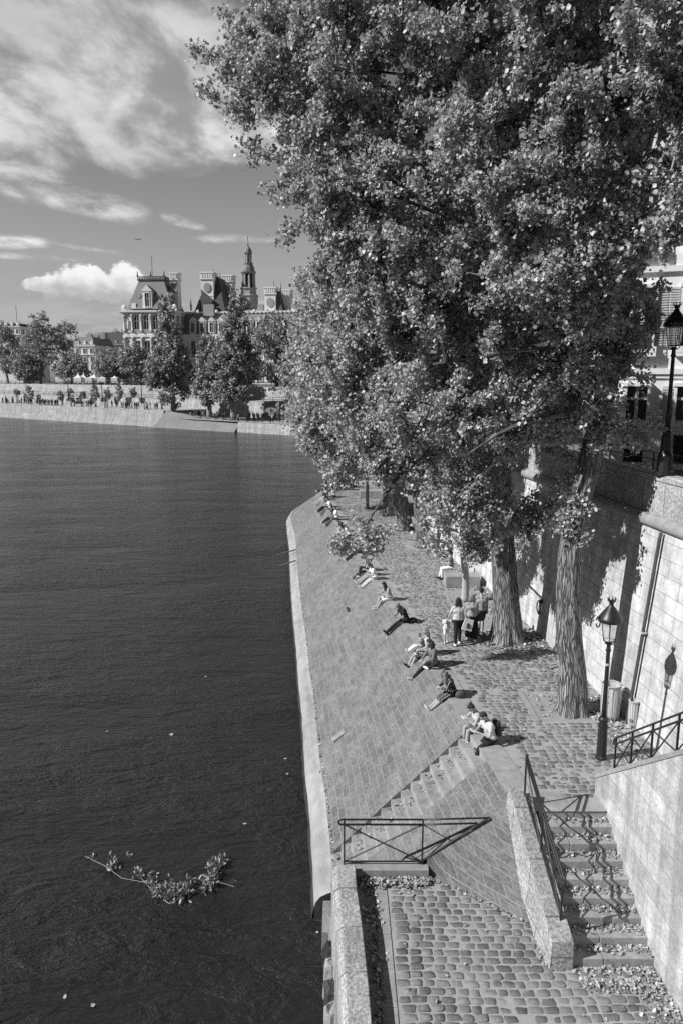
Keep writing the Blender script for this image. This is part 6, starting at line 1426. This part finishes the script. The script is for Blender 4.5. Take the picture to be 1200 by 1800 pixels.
# sign with P on the lower quay
b = bank_px(476, 1.6, ZFR); root = empty('quay_sign', b, 0.15); tag(root, 'white oval sign with a letter P on the lower far quay', 'sign')
mb = MB(); mb.tube([(0, -.06, 0), (0, -.06, .001)], .01, 4); mb = MB(); V = [(1.25 * math.cos(t), 0, 2.75 + .62 * math.sin(t)) for t in np.linspace(0, 2 * math.pi, 20, endpoint=False)]; mb.add(V + [(a, .08, c) for a, _, c in V], [tuple(range(20)), tuple(range(39, 19, -1))] + [(i, i + 20, (i + 1) % 20 + 20, (i + 1) % 20) for i in range(20)]); wbox(mb, -.55, .55, 0, .08, 1.6, 2.05); mb.build('board', 'white_paint', root)
mb = MB(); wbox(mb, -.22, -.1, -.04, -.003, 2.42, 3.08); mb.tube([(-.1, -.02, 3.03), (.1, -.02, 3.0), (.17, -.02, 2.88), (.1, -.02, 2.76), (-.1, -.02, 2.73)], .055, 5); mb.build('letter', 'iron', root)
for a in (-.4, .4): mb = MB(); mb.box((a, .12, .9), (.1, .06, 1.8)); mb.build('leg', 'iron', root)
# fence along the lower far quay
root_u = (bank_px(300, 1.2) - BA).dot(BD); root = empty('quay_fence', bank(root_u, 1.2, ZFR)); tag(root, 'thin metal fence along the edge of the lower far quay', 'fence')
mb = MB(); L_ = 75
for z in (.45, .95): mb.tube([(0, 0, z), tuple(BD * L_ + Vector((0, 0, z)))], .035, 4)
mb.build('rails', 'iron', root)
for k in range(31): mb = MB(); p = BD * (k * 2.5); mb.box((p.x, p.y, .5), (.08, .08, 1.0)); mb.build('post', 'iron', root)

# people on the far promenade
def small_person(mt, mb_, walk):
    mb = MB()
    mb.ball((0, 0, 1.62), (.10, .10, .13), 7, 5, mi=2)
    mb.lathe([(.14, .85), (.16, 1.0), (.15, 1.2), (.20, 1.42), (.07, 1.5), (.06, 1.55)], n=7, mi=0)
    for s_ in (-1, 1):
        mb.tube([(.0, s_ * .09, .9), (walk * s_ * .12, s_ * .10, .48), (walk * s_ * .2, s_ * .10, .05)], [.10, .07, .05], 6, mi=1); mb.box((walk * s_ * .2 + .05, s_ * .10, .035), (.24, .09, .07), mi=1)
        mb.tube([(0, s_ * .2, 1.4), (.02, s_ * .25, 1.12), (.12, s_ * .22, .88)], [.055, .045, .035], 5, mi=0)
    o = mb.build('person', [mt, mb_, 'hair_dark']); col.objects.unlink(o); return o
kinds = [(small_person('cloth_dark', 'cloth_black', 1), 'tiny distant person in dark clothes on the far promenade'), (small_person('cloth_black', 'cloth_mid', 0), 'tiny distant person with black top and grey trousers on the far promenade'), (small_person('cloth_mid', 'cloth_black', 1), 'tiny distant person with grey top and black trousers on the far promenade'), (small_person('cloth_light', 'cloth_dark', 0), 'tiny distant person in a light top on the far promenade')]
rgp = random.Random(21)
spots = [(rgp.uniform(0, 284), rgp.uniform(2.2, 8)) for _ in range(88)] + [(rgp.uniform(66, 96), rgp.uniform(2, 4)) for _ in range(14)] + [(rgp.uniform(290, 520), rgp.uniform(1.8, 9)) for _ in range(80)]
for i, (px, n_) in enumerate(spots):
    k = rgp.choices(range(4), (5, 3, 3, 2))[0]; o = kinds[k][0].copy(); col.objects.link(o); o.location = bank_px(px, n_, ZF if px < 286 else ZFR); o.rotation_euler.z = rgp.uniform(0, 6.28); f_ = rgp.uniform(.92, 1.06); o.scale = (f_, f_, f_)
    tag(o, kinds[k][1], 'person', kinds[k][1].replace('tiny distant person', 'strollers'))
for i in range(16):
    k = i % 3; o = kinds[k][0].copy(); col.objects.link(o); o.location = bank_px(rgp.uniform(75, 270), 20.6 + rgp.uniform(0, 3), ZS); o.rotation_euler.z = rgp.uniform(0, 6.28); tag(o, kinds[k][1].replace('promenade', 'street'), 'person', kinds[k][1].replace('tiny distant person', 'strollers').replace('promenade', 'street'))

# aeroplane
c = aty(242, 421, 3800); root = empty('aeroplane', c, 0.1); tag(root, 'tiny aeroplane in the sky above the palace', 'aeroplane')
mb = MB(); mb.tube([(-15, 0, 0), (-12, 0, 0), (10, 0, .3), (16, 0, .8)], [.3, 1.9, 1.9, .4], 8); mb.build('fuselage', 'cloth_grey', root)
mb = MB(); mb.add([(-4, 0, -.5), (3, 0, -.5), (9, 16, .5), (7, 16, .5), (9, -16, .5), (7, -16, .5)], [(0, 1, 2, 3), (1, 0, 5, 4)]); mb.build('wings', 'cloth_dark', root)
mb = MB(); mb.add([(12, 0, 1), (16, 0, 1), (18, 0, 6), (16, 0, 6)], [(0, 1, 2, 3)]); mb.build('tail_fin', 'cloth_dark', root)

# ================================================================== HOUSE ON THE ISLAND STREET
hs = empty('town_house', (10.2, 28.6, 9.0), R(-20)); tag(hs, 'bright town house with shutters and iron balconies behind the upper lamp', 'house')
HWd, HH = 16.0, 15.0
mb = MB(); wbox(mb, 0, HWd, 0, 9, 0, HH); mb.build('wall', 'house_wall', hs)
mb = MB(); wbox(mb, -.1, HWd + .1, -.14, 9.1, 3.55, 3.75); wbox(mb, -.05, HWd + .05, -.07, 0, 3.40, 3.55); wbox(mb, -.1, HWd + .1, -.14, 0, 7.2, 7.4); wbox(mb, -.3, HWd + .3, -.5, 9.3, HH, HH + .4); mb.build('string_course', 'house_wall', hs)
def hwin(u, z, w_, h_, shut=True, balc=True):
    wf = window(hs, u, 0, z, w_, h_, surround='facade')
    if shut:
        for s_ in (-1, 1):
            mb = MB(); a = u + s_ * (w_ * .64 + w_ * .27); wbox(mb, a - w_ * .25, a + w_ * .25, -.10, -.05, z, z + h_)
            nn_ = int(h_ / .09)
            for k in range(nn_): wbox(mb, a - w_ * .21, a + w_ * .21, -.125, -.101, z + .04 + k * .09, z + .085 + k * .09)
            mb.build('shutter', 'shutter', hs)
    if balc:
        root_ = MB(); wbox(root_, u - w_ * .72, u + w_ * .72, -.34, -.02, z - .36, z - .23); bl_ = root_.build('balcony', 'house_wall', hs)
        mb = MB()
        for k in range(15): x = u - w_ * .72 + k * w_ * 1.44 / 14; mb.tube([(x, -.31, z - .23), (x + (.04 if k % 2 else -.04), -.31, z + .4), (x, -.31, z + .85)], .013, 4)
        mb.tube([(u - w_ * .75, -.31, z + .86), (u + w_ * .75, -.31, z + .86)], .022, 5); mb.tube([(u - w_ * .75, -.31, z + .70), (u + w_ * .75, -.31, z + .70)], .012, 4)
        for k in range(4): cx = u - w_ * .5 + k * w_ * .34; mb.tube([(cx + .11 * math.cos(t), -.315, z + .3 + .16 * math.sin(t)) for t in np.linspace(0, 6.28, 9)], .012, 4)
        mb.build('balcony_rail', 'iron', bl_)
for i in range(9):
    u = 1.0 + i * 1.72
    hwin(u, 4.55, .74, 2.1); hwin(u, 8.2, .74, 2.0); hwin(u, 11.6, .74, 1.8, True, False)
    hwin(u, 1.85, .72, 1.25, i % 2 == 1, False)
    mb = MB(); wbox(mb, u - .34, u + .34, -.03, -.003, .25, 1.3); mb.build('cellar_window', 'window_dark', hs)
    mb = MB(); [mb.tube([(u - .3 + k * .15, -.08, .22), (u - .3 + k * .15, -.08, 1.35)], .015, 4) for k in range(5)]; mb.build('window_bars', 'iron', hs)
mb = MB(); frustum(mb, (0, HWd, 0, 9), (1, HWd - 1, 2.5, 6.5), HH + .4, HH + 4); mb.build('roof', 'slate', hs)
# parapet handrail
rail_panels('iron_railing', [Vector((x, y, 9.0)) for x, y in ((8.9, 24.5), (9.3, 22.0), (9.8, 20.0), (10.4, 18.0))], 1.25, 'thin iron railing behind the street parapet at the foot of the house', gap=.2, r=.015)

# ================================================================== FALLEN LEAVES, FLOATING BRANCHES
def litter(name, pts, size, label, m='litter', fl=.45, seed=1):
    rg = np.random.default_rng(seed); V, Fq = leaves_geo(np.array(pts), size, rg, flatness=fl, sj=.45); o = npmesh(name, V, Fq, m); o['kind'] = 'stuff'; o['label'] = label; return o
rg = np.random.default_rng(31)
P = []
for _ in range(2600):    # along the foot of the wall
    y = rg.uniform(18, 38); x = wall_x(y) - abs(rg.normal(0, .42)) - .03; k = .5 + .5 * math.sin(y * 2.1) + rg.uniform(-.5, .5)
    if k > .15: P.append((x, y, ZQ + .01 + rg.uniform(0, .03)))
for _ in range(1500): x, y = rg.uniform(4.9, 7.0), rg.uniform(23.8, 25.5); P.append((x, y + (rg.normal(0, .15)), ZQ + .01 + abs(rg.normal(0, .03))))
for _ in range(160): x, y = rg.uniform(5.4, 7.5), rg.uniform(18.6, 20.3); P.append((x, y, ZQ + .01))
for _ in range(260): y = rg.uniform(15, 45); x = rg.uniform(edge_x(y) + .1, wall_x(y) - .3); P.append((x, y, ZQ + .02))
for _ in range(120): y = rg.uniform(16, 18.5); x = rg.uniform(6.8, 7.7); P.append((x, y, ZQ + .015))
litter('fallen_leaves', P, .095, 'dry pale leaves fallen on the quay', seed=2)
P = []
for k in range(1, 10):
    z = ZQ - k * .185; yb = Y0 - (k - 1) * .30
    for _ in range(120 + 8 * k):
        x = 4.25 + (1 - rg.uniform(0, 1) ** 1.7) * 1.5; y = yb - abs(rg.normal(0, .09)) - .02
        if y > yb - .29: P.append((x, y, z + .012 + rg.uniform(0, .03)))
for _ in range(900):
    y = rg.uniform(7, 11.85); x = 5.78 - abs(rg.normal(0, .30)); P.append((x, y, ZL + .01 + rg.uniform(0, .03)))
for _ in range(330): P.append((rg.uniform(4.3, 5.7), 11.62 - abs(rg.normal(0, .13)), ZL + .015 + rg.uniform(0, .03)))
for _ in range(620): P.append((rg.uniform(.45, 1.9), 14.30 - abs(rg.normal(0, .12)), ZL + .01 + rg.uniform(0, .09)))
for _ in range(620): y = rg.uniform(7, 14.2); P.append((.64 + rg.normal(0, .07), y, ZL + .01 + rg.uniform(0, .02)))
for _ in range(150): y = rg.uniform(11.7, 14.3); P.append((land_right(y) - .05 - abs(rg.normal(0, .05)), y, ZL + .015))
for _ in range(60): P.append((rg.uniform(1, 5.6), rg.uniform(8, 14), ZL + .02))
litter('fallen_leaves', P, .066, 'dry leaves lying on the stairs and the lower landing', seed=3, fl=.6)
P = []
for k in range(NSTEP):
    for _ in range(16):
        f = rg.uniform(.02, .6) ** 1.3; t_ = rg.uniform(.1, .95); a = fa[k] * (1 - f) + fb[k] * f; b = fa[k + 1] * (1 - f) + fb[k + 1] * f; p = a * (1 - t_ * .7) + b * t_ * .7; P.append((p.x, p.y, fa[k + 1].z + .012))
for _ in range(40): p = slope_pt(rg.uniform(2, 8), rg.uniform(0, 1)); P.append((p.x, p.y, p.z + .01))
for _ in range(320): k_ = rg.uniform(1.2, 9); p = slope_pt(k_, .985); P.append((p.x + rg.normal(0, .03), p.y, p.z + .02))
litter('fallen_leaves', P, .075, 'scattered leaves on the river steps and the paved slope', seed=4)
for i in range(10):
    p = atz([300, 190, 503, 118, 430, 360, 560, 505, 160, 474][i], [1290, 1286, 1335, 1752, 1450, 1190, 1640, 1362, 1770, 1220][i], .01); V, Fq = leaves_geo(np.array([[0, 0, 0.01]]), .12, rg, flatness=.1); o = npmesh('floating_leaf', V, Fq, 'litter'); o.location = p; tag(o, 'small pale leaf floating alone on the dark water', 'leaf', 'single leaves floating on the river')
# branch with leaves sticking out of the water
root = empty('floating_branch', atz(300, 1575, 0)); tag(root, 'sunken leafy branch rising in a shallow V out of the river', 'branch'); M0 = root.location
mb = MB()
def W(x, y, z=.03): return atz(x, y, 0) + Vector((0, 0, z)) - M0
for line in ([(150, 1506), (185, 1525), (215, 1545), (260, 1555), (298, 1590)], [(298, 1590), (330, 1575), (360, 1560), (385, 1530), (405, 1512)], [(298, 1590), (270, 1570), (240, 1535)], [(355, 1572), (380, 1552), (412, 1560)], [(300, 1590), (300, 1565)], [(320, 1580), (340, 1552)]):
    mb.tube([W(x, y, .02 + .03 * (i % 2)) for i, (x, y) in enumerate(line)], .007, 5)
mb.build('stems', 'twig', root)
P = []
for (x, y, r_, n_) in ((198, 1526, 8, 55), (195, 1518, 10, 25), (245, 1540, 10, 50), (268, 1552, 10, 50), (278, 1572, 12, 90), (302, 1572, 16, 190), (325, 1570, 12, 120), (337, 1556, 6, 25), (365, 1560, 12, 90), (375, 1545, 10, 60), (378, 1526, 11, 80), (392, 1514, 8, 45), (225, 1508, 3, 6), (410, 1558, 3, 6), (165, 1511, 4, 8)):
    for _ in range(n_): p = W(x + rg.normal(0, r_ * .55), y + rg.normal(0, r_ * .5), abs(rg.normal(0, .07)) + .02); P.append(tuple(p))
V, Fq = leaves_geo(np.array(P), .12, rg, droop=-1.0, sj=.3, heart=False); npmesh('leaves', V, Fq, 'river_leaf', root)
